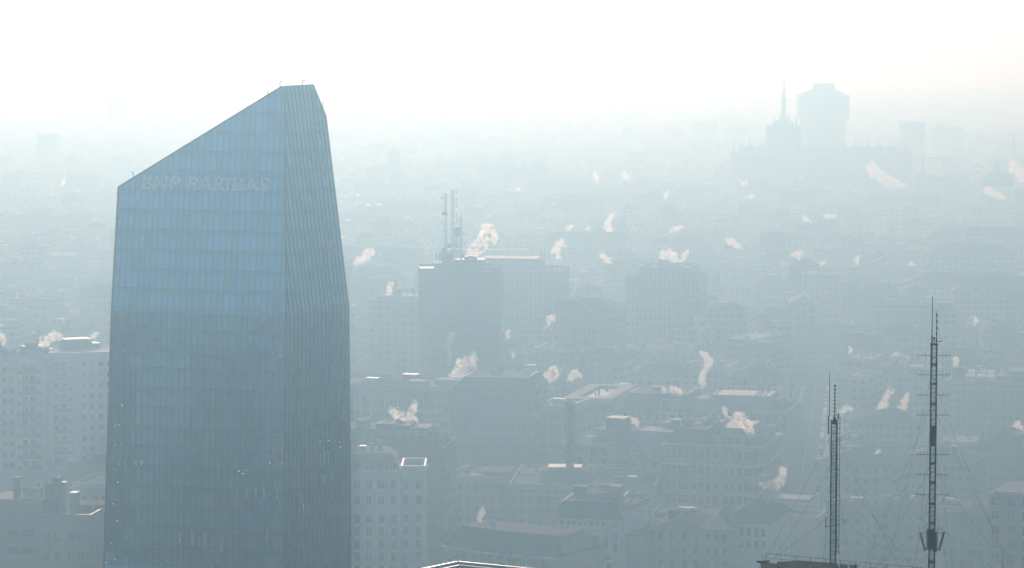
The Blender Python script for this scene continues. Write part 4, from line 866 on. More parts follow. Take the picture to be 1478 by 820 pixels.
B.wall('f_white'); B.flat(pm='white', cornice=False); B.pblock(545, 620, 428, B.h, 3, 14, 'white', 'membrane'); B.aerial(B.lx(593), 6, B.h + 2, 6, 5); B.aerial(B.lx(560), 6, B.h + 2, 5, 3); B.clutter(9, B.lx(540), B.lx(610), 5, 16, B.h + 2, 51)
B = Bld('tower_block', 'smooth hazy slab edge showing just right of the glass tower', 440, 508, 378, 1500, 1506, 22)
B.wall('f_grey'); B.flat(pm='grey', cornice=False)
b = MB(); b.poly([(B.lx(480), -.01, B.h + .9), (B.lx(508), -.01, B.h + .9), (B.lx(492), -.01, B.h + 3.2), (B.lx(480), -.01, B.h + 3.2)]); b.poly([(B.lx(480), 8, B.h + .9), (B.lx(480), 8, B.h + 3.2), (B.lx(492), 8, B.h + 3.2), (B.lx(508), 8, B.h + .9)]); b.poly([(B.lx(508), -.01, B.h + .9), (B.lx(508), 8, B.h + .9), (B.lx(492), 8, B.h + 3.2), (B.lx(492), -.01, B.h + 3.2)]); b.poly([(B.lx(480), -.01, B.h + 3.2), (B.lx(492), -.01, B.h + 3.2), (B.lx(492), 8, B.h + 3.2), (B.lx(480), 8, B.h + 3.2)]); b.poly([(B.lx(480), -.01, B.h + .9), (B.lx(480), -.01, B.h + 3.2), (B.lx(480), 8, B.h + 3.2), (B.lx(480), 8, B.h + .9)]); b.build('roof_screen', M['grey'], B.root)
B = Bld('office_block', 'block with a sloping roof edge right of the stepped slab', 800, 862, 456, 1300, 1290, 26)
B.wall('f_rib'); B.flat(pm='grey', cornice=False)
b = MB(); q = [(B.lx(800), B.h + .95), (B.lx(862), B.h + .95), (B.lx(830), B.lz(830, 433)), (B.lx(800), B.lz(800, 431))]
b.poly([(x, .2, z) for x, z in q]); b.poly([(x, 18, z) for x, z in reversed(q)])
for k in range(4): a, c = q[k], q[(k + 1) % 4]; b.poly([(a[0], .2, a[1]), (a[0], 18, a[1]), (c[0], 18, c[1]), (c[0], .2, c[1])])
b.build('roof', M['slate'], B.root); b = MB(); b.tube((q[1][0], .1, q[1][1]), (q[2][0], .1, q[2][1] + .1), .3); b.tube((q[2][0], .1, q[2][1] + .1), (q[3][0], .1, q[3][1]), .25); b.build('roof_edge', M['shiny'], B.root); B.clutter(3, B.lx(805), B.lx(830), 3, 12, B.lz(815, 434), 8)
B = Bld('tower_block', 'hazy tower block with turrets and chimneys on a stepped roof right of centre', 922, 996, 388, 1425, 1420, 30); LAND.append((955, 435, 'the turreted tower block'))
B.wall('f_rib'); B.flat(pm='grey', cornice=False)
B.block(B.lx(901), B.lx(921.8), 2, 26, -.3, B.lz(910, 399), 'f_rib', 'felt', 'wing'); B.block(B.lx(996.2), B.lx(1010), 3, 24, -.3, B.lz(1003, 399), 'f_rib', 'felt', 'wing')
B.pblock(947, 962, 380, B.h, 5, 5, 'grey', None, 'turret'); B.pblock(948, 960, 376, B.h, 5.5, 4, 'grey', None, 'turret')
for x in (948.5, 952, 956, 959.5): B.pblock(x - .9, x + .9, 374.6, B.h + 3, 5.4, 1, 'grey', None, 'crenel')
B.pblock(969, 982, 383.5, B.h, 5, 5, 'grey', None, 'turret'); B.pblock(974, 977, 379, B.h, 6, 2, 'grey', None, 'chimney'); B.pblock(991, 995, 386, B.h, 3, 3, 'grey', None, 'chimney'); B.pblock(924, 932, 386.5, B.h, 3, 4, 'grey', None); B.pblock(936, 941, 385, B.h, 4, 3, 'grey', None)
for x in (972, 984, 989, 999, 1004): B.aerial(B.lx(x), 6, B.h - (3 if x > 996 else 0), 3.5, 1)
B.clutter(9, B.lx(925), B.lx(992), 6, 22, B.h, 61)
B = Bld('apartment_block', 'long hip-roofed block with a glinting ridge right of the turreted tower block', 1010, 1080, 462, 1560, 1540, 40); B.wall('f_grey'); B.hip(rise=7, m='slate'); B.clutter(4, 3, 20, 4, 30, B.h + 4, 71)
B = Bld('apartment_block', 'hip-roofed grey block stepping down right of the glinting ridge', 1068, 1120, 468, 1545, 1525, 36); B.wall('f_grey'); B.hip(rise=4, m='slate')

# pale diamond roof in the middle distance
def diamond():
    D = 1330; z = P(1090, 485, D).z; C0 = P(1090, 485, D); root = tag(empty('hall', (C0.x, C0.y, 0)), 'low hall with a pale diamond-shaped flat roof in the middle distance', 'hall'); LAND.append((1090, 486, 'the pale diamond roof'))
    pts = []
    for x, y in ((1045, 488), (1085, 491), (1139, 480.5), (1120, 478.4), (1092, 478.4)):
        d = ray(x, y); p = CAM + d * ((z - HC) / d.z); pts.append((p.x - C0.x, p.y - C0.y))
    MB().prism(pts, -.3, z - .4).build('wall', M['f_grey'], root); MB().prism([(a * .985, b * .985) for a, b in pts], z - .397, z - .1).build('roof', M['membrane'], root)
    n = len(pts)
    for k in range(n):
        a, c = Vector((*pts[k], z)), Vector((*pts[(k + 1) % n], z)); b = MB(); b.tube(a, c, .35, n=5); b.build('coping', M['shiny'], root)
    for x, y in ((1078, 488), (1100, 480), (1118, 481)):
        d = ray(x, y); p = CAM + d * ((z - HC) / d.z); b = MB(); b.box(p.x - C0.x - 1.5, p.x - C0.x + 1.5, p.y - C0.y - 1.5, p.y - C0.y + 1.5, z - .1, z + 1); b.build('plant_room', M['grey'], root)
    FOOT.append((C0.x - 18, C0.y - 30, 0, 36, 70))
diamond()

# --- row of palaces, middle distance
def palace(name, label, xa, xb, y, Da, Db, depth, m, roof, seed, xs=None, ys=None, wd=1.3, h=2.2, rise=4, land=None, n=7, cl=None):
    B = Bld(name, label, xa, xb, y, Da, Db, depth)
    B.wall(m)
    if roof == 'flat': B.flat(); zz = B.h + .25
    elif roof == 'mansard': B.mansard(rise=rise); zz = B.h + rise
    elif roof == 'pale': B.flat(m='membrane'); zz = B.h + .25
    else: B.hip(rise=rise, m=roof); zz = B.h + rise * .45
    if xs: B.grid_px(xs, ys, wd, h)
    B.clutter(n, 2.5, B.w - 2.5, depth * .3, depth * .7, zz, seed)
    if land: LAND.append(((xa + xb) / 2, y + 12, land))
    return B
palace('apartment_block', 'wide low pale block left of the pale diamond roof with small roof boxes', 895, 1000, 506, 1300, 1296, 30, 'f_pale', 'flat', 101)
palace('apartment_block', 'pale block with a recessed attic below the sloping roof edge', 838, 900, 515, 1265, 1260, 24, 'f_pale', 'slate', 102, rise=3)
palace('apartment_block', 'long pale front with faint tall windows below the turreted tower block', 905, 1012, 540, 1225, 1222, 24, 'f_white', 'slate', 103, rise=4)
palace('apartment_block', 'low block with glinting flat roof below the stepped slab', 770, 838, 505, 1270, 1264, 26, 'f_grey', 'flat', 104)
palace('apartment_block', 'white palace front with tall windows below the pale diamond roof', 1048, 1128, 541, 1195, 1190, 22, 'white', 'slate', 105, ar(1054, 1124, 10), (551, 565), 1.4, 3.2, 3, 'the white palace front')
palace('apartment_block', 'slate-roofed house behind the white palace front with a bright corner', 1072, 1110, 505, 1290, 1286, 20, 'f_grey', 'slate', 106, rise=3)
palace('apartment_block', 'dim block with roof boxes behind the long pale front', 1010, 1050, 532, 1245, 1242, 26, 'f_grey', 'flat', 107)
B = palace('apartment_block', 'slate mansard block with a framed dormer and steam beside the ring-shaped roof', 896, 1000, 592, 1092, 1086, 26, 'pale', 'mansard', 108, None, None, rise=6, land='the slate mansard block')
B.grid_px(ar(903, 994, 9), (602, 616), 1.3, 2.2)
B.block(B.lx(955), B.lx(980), -.1, 5, B.h - 1, B.lz(967, 577), 'pale', 'shiny', 'dormer')
MB().box(B.lx(956.5), B.lx(978.5), -.2, -.103, B.h, B.lz(967, 579.5)).build('dormer_glazing', M['glass'], B.root)
B = palace('apartment_block', 'terraced block with slanted glazing and a roof aerial right of the slate mansard block', 1002, 1138, 592, 1078, 1070, 28, 'pale', 'flat', 109, ar(1010, 1132, 12), (602, 616), 1.3, 2.1, land='the terraced block', n=5)
B.block(B.lx(1022), B.lx(1108), 5, 20, B.h, B.lz(1060, 571, 5), 'grey', 'shiny', 'upper_storey'); z = B.lz(1060, 571, 5)
for x0 in (1016, 1022, 1028, 1086, 1092, 1099):
    b = MB(); a = B.lx(x0); b.poly([(a, 5, z + .2), (a + .8, 5, z + .2), (a + 2.6, 11, z + 2.2), (a + 1.8, 11, z + 2.2)]); b.poly([(a, 5, z), (a + 1.8, 11, z + 2), (a + 2.6, 11, z + 2), (a + .8, 5, z)]); b.build('roof_light', M['shiny'], B.root)
B.block(B.lx(1003), B.lx(1020), 3, 14, B.h, B.lz(1010, 576, 3), 'pale', 'membrane', 'penthouse'); B.hip(B.h + .2, 3.2, B.lx(1110), B.lx(1134), 3, 20, 'btile')
B.aerial(B.lx(1049), 10, z, 8, 3)
# ring-shaped bright roof
B = Bld('office_block', 'round-cornered block with a bright ring-shaped roof rim and a row of white dots', 815, 881, 579, 1110, 1106, 44); LAND.append((848, 576, 'the ring-shaped roof'))
B.wall('f_grey'); MB().box(.5, B.w - .5, .5, 43.5, B.h + .003, B.h + .3).build('roof', M['dark'], B.root); MB().ring(-.4, B.w + .4, -.4, 44.4, B.h + .003, B.h + 1.3, 4.5).build('parapet', M['membrane'], B.root)
for k in range(22): x = B.w * (k + .5) / 22; b = MB(); b.box(x - .45, x + .45, -.62, -.403, B.h - .9, B.h - .1); b.build('bracket', M['membrane'], B.root)  # pale blocks standing in for glints along the parapet balusters
B.clutter(3, 8, B.w - 8, 12, 32, B.h + .3, 77)
palace('apartment_block', 'low dim block with a bright roof slab left of the dark lattice tower', 770, 818, 589, 1060, 1056, 24, 'f_grey', 'pale', 111, n=4)

# dark round lattice tower
def lattice_tower():
    D = 946; p = P(822.5, 688, D); root = tag(empty('lattice_tower', tuple(p)), 'dark round lattice tower rising from a flat roof in the centre', 'lattice tower'); LAND.append((822, 630, 'the dark lattice tower'))
    h = P(822.5, 583, D).z - p.z; b = MB(); r0, r1 = 1.15, 1.5; n = 14; lv = 20
    pt = lambda i, k: ((r0 + (r1 - r0) * k / lv) * math.cos(2 * math.pi * i / n), (r0 + (r1 - r0) * k / lv) * math.sin(2 * math.pi * i / n), h * k / lv)
    for k in range(lv):
        for i in range(n):
            b.tube(pt(i, k), pt(i + 1, k + 1), .09, n=4, cap=False); b.tube(pt(i + 1, k), pt(i, k + 1), .09, n=4, cap=False); b.tube(pt(i, k), pt(i + 1, k), .07, n=4, cap=False)
    b.build('lattice', M['steel'], root)
    for x, y in ((0, 0),): b = MB(); b.tube((0, 0, 0), (0, 0, h), .5, n=10); b.build('core', M['steel'], root)
    b = MB(); b.tube((0, 0, h), (0, 0, h + .5), r1 + .1, n=14); b.build('top_ring', M['steel'], root)
    for k in range(4): zz = h * (.35 + .17 * k); b = MB(); b.tube((0, 0, zz), (0, 0, zz + .35), r0 + .45, n=14); b.build('platform', M['steel'], root)
lattice_tower()
B = palace('office_block', 'flat-roofed block carrying the dark lattice tower and its plant house', 735, 946, 703, 935, 931, 44, 'f_grey', 'flat', 112, n=0, land='the lattice-tower block')
B.pblock(775, 846, 681, B.h, 12, 12, 'dark', 'felt'); B.pblock(786, 834, 675, B.h + 4, 14, 7, 'dark', 'shiny'); B.pblock(846, 884, 693, B.h, 25, 8, 'pale', 'membrane'); B.clutter(9, 4, B.w - 6, 6, 34, B.h + .2, 15)
b = MB(); b.box(B.lx(852), B.lx(946), 26, 27, B.h + .25, B.h + 2.4); b.build('screen_wall', M['membrane'], B.root)
B = palace('office_block', 'flat-roofed block with a bright parapet strip left of the lattice-tower block', 646, 775, 692, 960, 955, 24, 'f_grey', 'flat', 113, n=6)
B.block(B.lx(735), B.lx(770), 3, 4, B.h, B.h + 1.9, 'membrane', 'membrane', 'screen_wall'); B.block(B.lx(682), B.lx(730), 6, 18, B.h, B.lz(705, 681, 6), 'grey', 'felt', 'penthouse'); B.block(B.lx(676), B.lx(694), 1, 6, B.h, B.h + 1.2, 'pale', 'membrane')

# big rounded corner palace
def corner_palace():
    B = Bld('apartment_block', 'large pale palace with a rounded right corner, cornices and roof terraces', 958, 1098, 642, 968, 960, 34); LAND.append((1040, 660, 'the rounded corner palace'))
    Rr = 5.0; w = B.w; pts = [(0, 0), (w - Rr, 0)] + [(w - Rr + Rr * math.sin(a), Rr - Rr * math.cos(a)) for a in [R(9 * k) for k in range(1, 10)]] + [(w, Rr), (w, 34), (0, 34)]
    MB().prism(pts, -.3, B.h).build('wall', M['pale'], B.root)
    def band(z0, z1, out, m='white', nm='cornice'):
        b = MB(); q = [(-out, -out), (w - Rr, -out)] + [(w - Rr + (Rr + out) * math.sin(a), Rr - (Rr + out) * math.cos(a)) for a in [R(9 * k) for k in range(1, 10)]] + [(w + out, Rr + .01), (w + out, 34 + out), (-out, 34 + out)]
        b.prism(q, z0, z1); b.build(nm, M[m], B.root)
    band(B.h + .003, B.h + .5, .7); band(B.lz(1040, 672) - .2, B.lz(1040, 672) + .35, .6, 'white', 'string_course'); band(B.lz(1040, 697) - .15, B.lz(1040, 697) + .15, .3, 'pale', 'string_course')
    xs = (966, 973, 984, 991, 1003, 1013, 1024, 1034, 1049, 1059, 1069, 1079); B.grid_px(xs, (656, 680, 702, 722), 1.5, 2.6, 1040)
    for k in range(1, 4):
        a = R(22 * k)
        for q in (656, 680, 702, 722): o = window_mesh(1.3, 2.6).build('window', [M['glass'], M['frame']], B.root); o.location = (w - Rr + (Rr + .003) * math.sin(a), Rr - (Rr + .003) * math.cos(a), B.lz(1040, q)); o.rotation_euler = (0, 0, a)
    B.mansard(B.h + .5, 4.2, 3, 'slate', 0, B.lx(1030), 1, 33); B.block(B.lx(1031), B.lx(1096), 3, 30, B.h + .5, B.lz(1060, 627, 3), 'pale', 'felt', 'penthouse'); zz = B.lz(1060, 627, 3)
    B.block(B.lx(1038), B.lx(1078), 5, 24, zz, zz + 1.6, 'grey', 'shiny', 'penthouse'); B.block(B.lx(1024), B.lx(1036), 7, 14, zz, zz + 3, 'dark', 'shiny', 'plant_room'); B.chimney(B.lx(1030), 8, zz + 2.4, 1.6)
    B.grid_px((1046, 1056, 1066, 1080), (634,), 1.6, 2.2)
    b = MB(); x0 = B.lx(1078); b.poly([(x0, 4, zz + 1.8), (B.lx(1104), 4, zz - .6), (B.lx(1104), 22, zz - .6), (x0, 22, zz + 1.8)]); b.poly([(x0, 4, zz), (B.lx(1104), 4, zz - 1), (B.lx(1104), 4, zz - .6), (x0, 4, zz + 1.8)]); b.build('awning_roof', M['slate'], B.root)
    for x, y in ((1112, 636), (1111, 646), (1109, 653)): B.block(B.lx(x) - 1.8, B.lx(x) - 1.2, 4, 5, B.lz(x, y) - 2, B.lz(x, y), 'membrane', None, 'chimney')
    B.aerial(B.lx(1049), 12, zz + 1.6, 13, 4); B.clutter(9, B.lx(962), B.lx(1028), 8, 26, B.h + 4.7, 19)
corner_palace()
B = palace('apartment_block', 'long block with roof terraces and planters joined left of the rounded corner palace', 812, 957, 640, 985, 970, 30, 'pale', 'flat', 120, (820, 838, 856, 872, 888, 905, 915, 930, 945), (652, 668, 684), 1.6, 2.3, land='the terrace-roofed block', n=9)
B.pblock(857, 882, 604, B.h, 10, 6, 'dark', 'shiny'); B.pblock(838, 900, 622, B.h, 9, 12, 'grey', 'felt', 'penthouse'); B.pblock(912, 962, 623, B.h, 4, 10, 'pale', 'membrane', 'penthouse'); B.pblock(930, 985, 612, B.h + 3, 14, 8, 'ochre', 'shiny', 'penthouse'); B.pblock(984, 990, 605, B.h + 4, 16, 3, 'membrane', None, 'chimney'); B.pblock(947, 954, 605, B.h + 4, 16, 3, 'membrane', None, 'chimney')
B.block(B.lx(842), B.lx(856), -.2, 4, B.h, B.h + 2.5, 'white', 'membrane', 'penthouse')

# round-ended roof at the bottom
def bowed():
    B = Bld('apartment_block', 'bow-fronted block with curved slate roof and arched windows at the bottom', 640, 800, 789, 815, 795, 24); LAND.append((715, 780, 'the bow-fronted block'))
    w = B.w; n = 14; f = lambda t: (w * t, -3.2 * math.sin(math.pi * t)); fr = [f(k / n) for k in range(n + 1)]
    MB().prism(fr + [(w, 24), (0, 24)], -.3, B.h).build('wall', M['pale'], B.root)
    MB().prism([(x, y - .5) for x, y in fr] + [(w, 1), (0, 1)], B.h + .003, B.h + .5).build('cornice', M['white'], B.root)
    b = MB(); zr = B.h + 5.2; ri = [(w * (.06 + .88 * k / n), 5.5 - 2.2 * math.sin(math.pi * k / n)) for k in range(n + 1)]
    for k in range(n): b.poly([(*fr[k], B.h + .5), (*fr[k + 1], B.h + .5), (*ri[k + 1], zr), (*ri[k], zr)])
    b.poly([(*p, zr) for p in ri] + [(w * .94, 17, zr), (w * .06, 17, zr)], 1); b.poly([(*fr[0], B.h + .5), (*ri[0], zr), (w * .06, 17, zr), (0, 23, B.h + .5)]); b.poly([(*fr[-1], B.h + .5), (w, 23, B.h + .5), (w * .94, 17, zr), (*ri[-1], zr)]); b.poly([(0, 23, B.h + .5), (w * .06, 17, zr), (w * .94, 17, zr), (w, 23, B.h + .5)])
    r = b.build('roof', [M['slate'], M['felt']], B.root)
    for k in range(n): b = MB(); b.tube((*ri[k], zr + .1), (*ri[k + 1], zr + .1), .2, n=5); b.build('ridge', M['shiny'], r)
    src = window_mesh(1.5, 2.6); src.prism([(0, 0)] * 0 + [(-.75, -.02), (.75, -.02), (.75, -.01), (-.75, -.01)], 1.3, 1.31)
    for i in range(9): a, c = math.pi * i / 9, math.pi * (i + 1) / 9; src.poly([(0, -.012, 1.42), (.75 * math.cos(c), -.012, 1.42 + .75 * math.sin(c)), (.75 * math.cos(a), -.012, 1.42 + .75 * math.sin(a))], 0)
    s0 = None
    for q in (804, 826):
        for t in ar(.07, .93, 11):
            x, y = f(t); a = math.atan2(-3.2 * math.pi * math.cos(math.pi * t), w)
            if s0 is None: s0 = src.build('arched_window', [M['glass'], M['frame']], B.root); s0.location = (x, y - .01, B.lz(720, q)); s0.rotation_euler = (0, 0, a)
            else: add_copy(s0, B.root, (x, y - .01, B.lz(720, q)), a)
    B.chimney(B.lx(693), 6, zr, 2.0, .7, 'white'); B.chimney(B.lx(682), 9, zr, 1, .8); B.block(B.lx(745), B.lx(800), 4, 18, B.h + .4, B.h + 4.2, 'pale', 'slate', 'attic_wall')
    B.windows([B.lx(x) for x in (752, 764, 777, 790)], [B.h + 2], 1.2, 1.8, 3.997)
bowed()
# attic palace with the row of small square windows
B = Bld('apartment_block', 'palace with dark mansard, row of small square windows and a loggia, bottom centre', 800, 899, 748, 838, 834, 24); LAND.append((850, 760, 'the loggia palace'))
B.wall('white'); B.mansard(rise=4.6, inset=2.2, m='slate'); z = B.h + 4.6
MB().box(-.5, B.w + .5, -.7, -.003, B.h - .35, B.h + .1).build('cornice', M['white'], B.root)
B.grid_px(ar(812, 871, 8), (755,), .85, .95); B.grid_px((889,), (757,), .9, 1)
B.grid_px((826, 874), (782,), 1.3, 2.8); B.grid_px((816,), (775, 800), 1.1, 2.0); B.grid_px((889,), (775, 790), 1, 1.8)
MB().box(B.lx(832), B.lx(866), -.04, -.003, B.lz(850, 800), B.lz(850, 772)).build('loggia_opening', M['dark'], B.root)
for x in (833, 843, 855, 865): b = MB(); b.tube((B.lx(x), -.3, B.lz(850, 800)), (B.lx(x), -.3, B.lz(850, 771)), .28, n=8); b.build('column', M['white'], B.root)
MB().box(B.lx(829), B.lx(870), -.9, -.003, B.lz(850, 770.5), B.lz(850, 768)).build('string_course', M['white'], B.root)
MB().box(B.lx(822), B.lx(884), -1.6, -.003, B.lz(850, 806), B.lz(850, 801)).build('balcony', M['dark'], B.root); MB().box(B.lx(800), B.lx(884), -1.2, -.003, B.lz(850, 808.5), B.lz(850, 806.2)).build('string_course', M['white'], B.root)
B.grid_px(ar(820, 880, 5), (817,), 1, 1.8)
B.block(B.lx(842), B.lx(876), 6, 16, z, z + 1.7, 'grey', 'tile', 'penthouse'); B.block(B.lx(875), B.lx(890), 7, 12, z, z + 3.4, 'pale', 'membrane', 'penthouse'); B.block(B.lx(833), B.lx(838), 9, 11, z, z + 2.8, 'dark', 'shiny', 'chimney'); B.block(B.lx(864), B.lx(869), 9, 11, z + 1, z + 3.6, 'brick', 'shiny', 'chimney'); B.block(B.lx(880), B.lx(898), 4, 14, z - 3, z - .8, 'pale', 'membrane', 'penthouse'); B.clutter(5, B.lx(810), B.lx(890), 7, 16, z, 33)
B = palace('apartment_block', 'pale set-back house with terrace corner right of the loggia palace', 899.5, 945, 737, 836, 858, 20, 'white', 'flat', 131, (905, 916, 928, 938), (748, 766, 785), 1.0, 1.7, n=5)
B.block(B.lx(905), B.lx(940), -4.5, -.01, -.3, B.lz(920, 766), 'pale', 'felt', 'wing')
# pedimented house and its dark-roofed neighbour
B = Bld('apartment_block', 'gabled house with a pale pediment between the loggia palace and dark slate roof', 946, 1058, 762, 842, 838, 26); LAND.append((1000, 770, 'the pedimented house'))
B.wall('pale'); B.hip(rise=2.6, m='btile', x0=0, x1=B.lx(1015)); b = MB(); xa, xb = B.lx(1015), B.lx(1060); xm = (xa + xb) / 2; q = [(xa, B.h), (xb, B.h), (xm, B.h + 4.4)]
b.poly([(x, -.2, z) for x, z in q]); b.poly([(x, 20, z) for x, z in reversed(q)]); b.poly([(q[0][0], -.2, q[0][1]), (q[2][0], -.2, q[2][1]), (q[2][0], 20, q[2][1]), (q[0][0], 20, q[0][1])], 1); b.poly([(q[1][0], -.2, q[1][1]), (q[1][0], 20, q[1][1]), (q[2][0], 20, q[2][1]), (q[2][0], -.2, q[2][1])], 1); b.build('pediment', [M['white'], M['tile']], B.root)
B.grid_px((955, 972, 990, 1006, 1024, 1036, 1048), (775, 795, 815), 1.2, 2.2); B.clutter(5, 3, B.lx(1010), 8, 18, B.h + 1.2, 91)
for k, (x, yy) in enumerate(((962, 741), (974, 738), (988, 742), (997, 739))):
    pass
B = Bld('apartment_block', 'plain white front under a dark hipped slate roof, lower right of centre', 1042, 1114, 752, 846, 842, 26); LAND.append((1080, 770, 'the dark slate roof'))
B.wall('white'); B.hip(rise=5, m='slate'); B.grid_px((1072, 1083, 1094), (768, 785), 1.0, 2.3); B.grid_px((1050, 1060, 1104), (768, 785, 803), 1.0, 2.0); B.clutter(4, 2, 12, 8, 18, B.h + 2.4, 95)
for k, (x, yy, D, r_) in enumerate(((958, 742, 868, 1.7), (966, 741, 868, 1.2), (985, 743, 870, 1.5), (995, 742, 870, 1.9), (945, 744, 868, 1.2), (1003, 743, 871, 1.3), (976, 744, 868, 1.0))):
    p = P(x, yy, D); shrub((p.x, p.y, p.z - r_), r_, 'rounded shrub on the roof terrace behind the pedimented house', 40 + k, 'shrubs behind the pedimented house')
B = palace('apartment_block', 'planted roof terrace block tucked behind the pedimented house', 940, 1040, 747, 875, 872, 20, 'ochre', 'flat', 96, n=3)
# lidded box with bright rim
B = Bld('office_block', 'pale windowless box with a dark sunken roof and bright rim beside the street', 1106, 1167, 722, 905, 901, 16); LAND.append((1137, 720, 'the rimmed box'))
B.wall('white'); MB().box(.6, B.w - .6, .6, 15.4, B.h + .003, B.h + .1).build('roof', M['dark'], B.root); MB().ring(0, B.w, 0, 16, B.h + .003, B.h + .7, .5).build('parapet', M['membrane'], B.root)
B = palace('apartment_block', 'grey lower front directly below the rimmed box', 1112, 1180, 748, 880, 876, 12, 'pale', 'flat', 97, n=0)

# --- right side
palace('apartment_block', 'broad pale block with slate roof right of the street, behind the shorter mast', 1174, 1292, 668, 1000, 990, 30, 'f_pale', 'slate', 140, land='the broad pale block', rise=5)
palace('apartment_block', 'hazy white house with a brown hipped roof behind the masts', 1176, 1250, 745, 900, 896, 24, 'f_white', 'btile', 141, rise=4)
palace('apartment_block', 'white gabled house with a glinting ridge between the two masts', 1252, 1330, 740, 910, 904, 26, 'f_white', 'btile', 142, rise=4, land='the white gabled house')
palace('apartment_block', 'dim long roofed block behind the middle of the tall mast', 1290, 1402, 668, 1010, 1002, 30, 'f_grey', 'btile', 143, rise=5)
palace('apartment_block', 'hazy flat-roofed house right of the tall mast foot', 1345, 1432, 735, 900, 895, 24, 'f_grey', 'flat', 144)
palace('apartment_block', 'dark-roofed block at the right edge with steam drifting above', 1400, 1490, 650, 1050, 1042, 26, 'f_brick', 'slate', 145, rise=7, land='the dark-roofed edge block')
palace('apartment_block', 'long block with a pale roof strip left of the dark-roofed edge block', 1318, 1408, 640, 1085, 1080, 26, 'f_grey', 'pale', 146)
B = Bld('apartment_block', 'pale windowed block with a bright roof slab in the lower right corner', 1428, 1500, 712, 820, 815, 22); B.wall('pale'); LAND.append((1455, 750, 'the bright-slab corner block'))
B.grid_px((1441, 1464, 1486), (724, 744, 765, 785, 806), 2.0, 2.4, 1450); B.block(B.lx(1440), B.w + .5, -.8, 20, B.h + .003, B.h + .6, 'white', 'membrane', 'roof_slab')
B = Bld('office_block', 'long dark block with two rows of bright white roof screens near the right edge', 1368, 1490, 552, 1215, 1208, 28); LAND.append((1420, 545, 'the white-screened block')); B.wall('f_grey'); B.flat(pm='grey')
for yq, ly, xs in ((543, 6, ((1394, 1401.5), (1402.5, 1406), (1410, 1421), (1424, 1435))), (537, 16, ((1394, 1408), (1411, 1421.5), (1424, 1433)))):
    for xa, xb in xs:
        z1 = B.lz(1415, yq - 1.8, ly); a, c = B.lx(xa), B.lx(xb); b = MB(); q4 = [(a, ly, z1 - .62), (c, ly, z1 - .62), (c, ly + 4.6, z1), (a, ly + 4.6, z1)]; b.poly(q4); b.poly([(x, y, z - .12) for x, y, z in reversed(q4)]); b.box(a + .3, c - .3, ly + 4, ly + 4.3, B.h - .1, z1 - .25); b.build('roof_screen', M['sheet'], B.root)
B.pblock(1374, 1392, 531, B.h, 8, 6, 'dark'); B.block(B.lx(1404), B.lx(1414), 20, 26, B.h, B.h + 4.4, 'membrane', None, 'roof_vault'); B.block(B.lx(1456), B.w, 8, 20, B.h, B.lz(1465, 536, 8), 'dark', 'membrane'); B.clutter(6, B.lx(1440), B.w - 2, 6, 20, B.h, 17)
palace('apartment_block', 'small stepped block with bright roof edges right of the street', 1212, 1258, 520, 1285, 1280, 30, 'f_pale', 'pale', 150, n=5)
palace('apartment_block', 'pale little block with bright roof lines above the shorter mast', 1214, 1252, 545, 1230, 1226, 24, 'f_white', 'pale', 151, n=4)
palace('apartment_block', 'dim wide block behind the steam plumes between the masts', 1225, 1340, 610, 1110, 1105, 26, 'f_grey', 'btile', 152, rise=4)
palace('apartment_block', 'pale long front right of the tall mast top', 1350, 1470, 470, 1500, 1495, 26, 'f_pale', 'slate', 153, rise=4)

# campanile
def campanile():
    D = 1600; p = P(1321, 463, D); root = tag(empty('bell_tower', (p.x, p.y, 0)), 'square bell tower with a low pyramid roof left of the tall mast top', 'bell tower'); LAND.append((1321, 470, 'the bell tower'))
    MB().box(-2.6, 2.6, -2.6, 2.6, -.3, p.z).build('shaft', M['brick'], root); b = MB(); z = p.z; s = 4.0
    for a, c in (((-s, -s), (s, -s)), ((s, -s), (s, s)), ((s, s), (-s, s)), ((-s, s), (-s, -s))): b.poly([(*a, z), (*c, z), (0, 0, z + 3.6)])
    b.poly([(-s, s, z), (s, s, z), (s, -s, z), (-s, -s, z)]); b.build('roof', M['tile'], root)
    for x in (-1.2, 1.2): MB().box(x - .6, x + .6, -2.65, -2.603, z - 4, z - 1).build('belfry_opening', M['dark'], root)
campanile()
# small dome with a spire
def dome_at(x, y0, yt, rpx, D, label, drum=6, spire=True, mat='slate', land=None):
    p = P(x, y0, D); k = D / F; r = rpx * k; root = tag(empty('dome', (p.x, p.y, 0)), label, 'domed church'); h = P(x, yt, D).z - p.z
    b = MB(); b.tube((0, 0, -.3), (0, 0, p.z), r * 1.02, n=16); b.build('drum', M['pale'], root)
    hd = h * (.55 if spire else .8); b = MB(); n = 8
    for i in range(n):
        a0, a1 = i / n * math.pi / 2, (i + 1) / n * math.pi / 2; b.tube((0, 0, p.z + hd * math.sin(a0)), (0, 0, p.z + hd * math.sin(a1)), r * math.cos(a0), max(.05, r * math.cos(a1)), 16, cap=False)
    b.build('cupola', M[mat], root, True); b = MB(); b.tube((0, 0, p.z + hd * .97), (0, 0, p.z + h * .8), r * .16, r * .13, 8); b.tube((0, 0, p.z + h * .8), (0, 0, p.z + h), r * .1, .02, 8); b.build('lantern', M['pale'], root)
    if land: LAND.append((x, y0, land))
dome_at(980.5, 326, 300, 6.5, 2150, 'small pointed dome in the hazy middle distance above the turreted tower block', land='the small pointed dome')
dome_at(1440, 268, 228, 24, 2450, 'broad church dome with a lantern at the right edge in haze', land='the broad church dome')

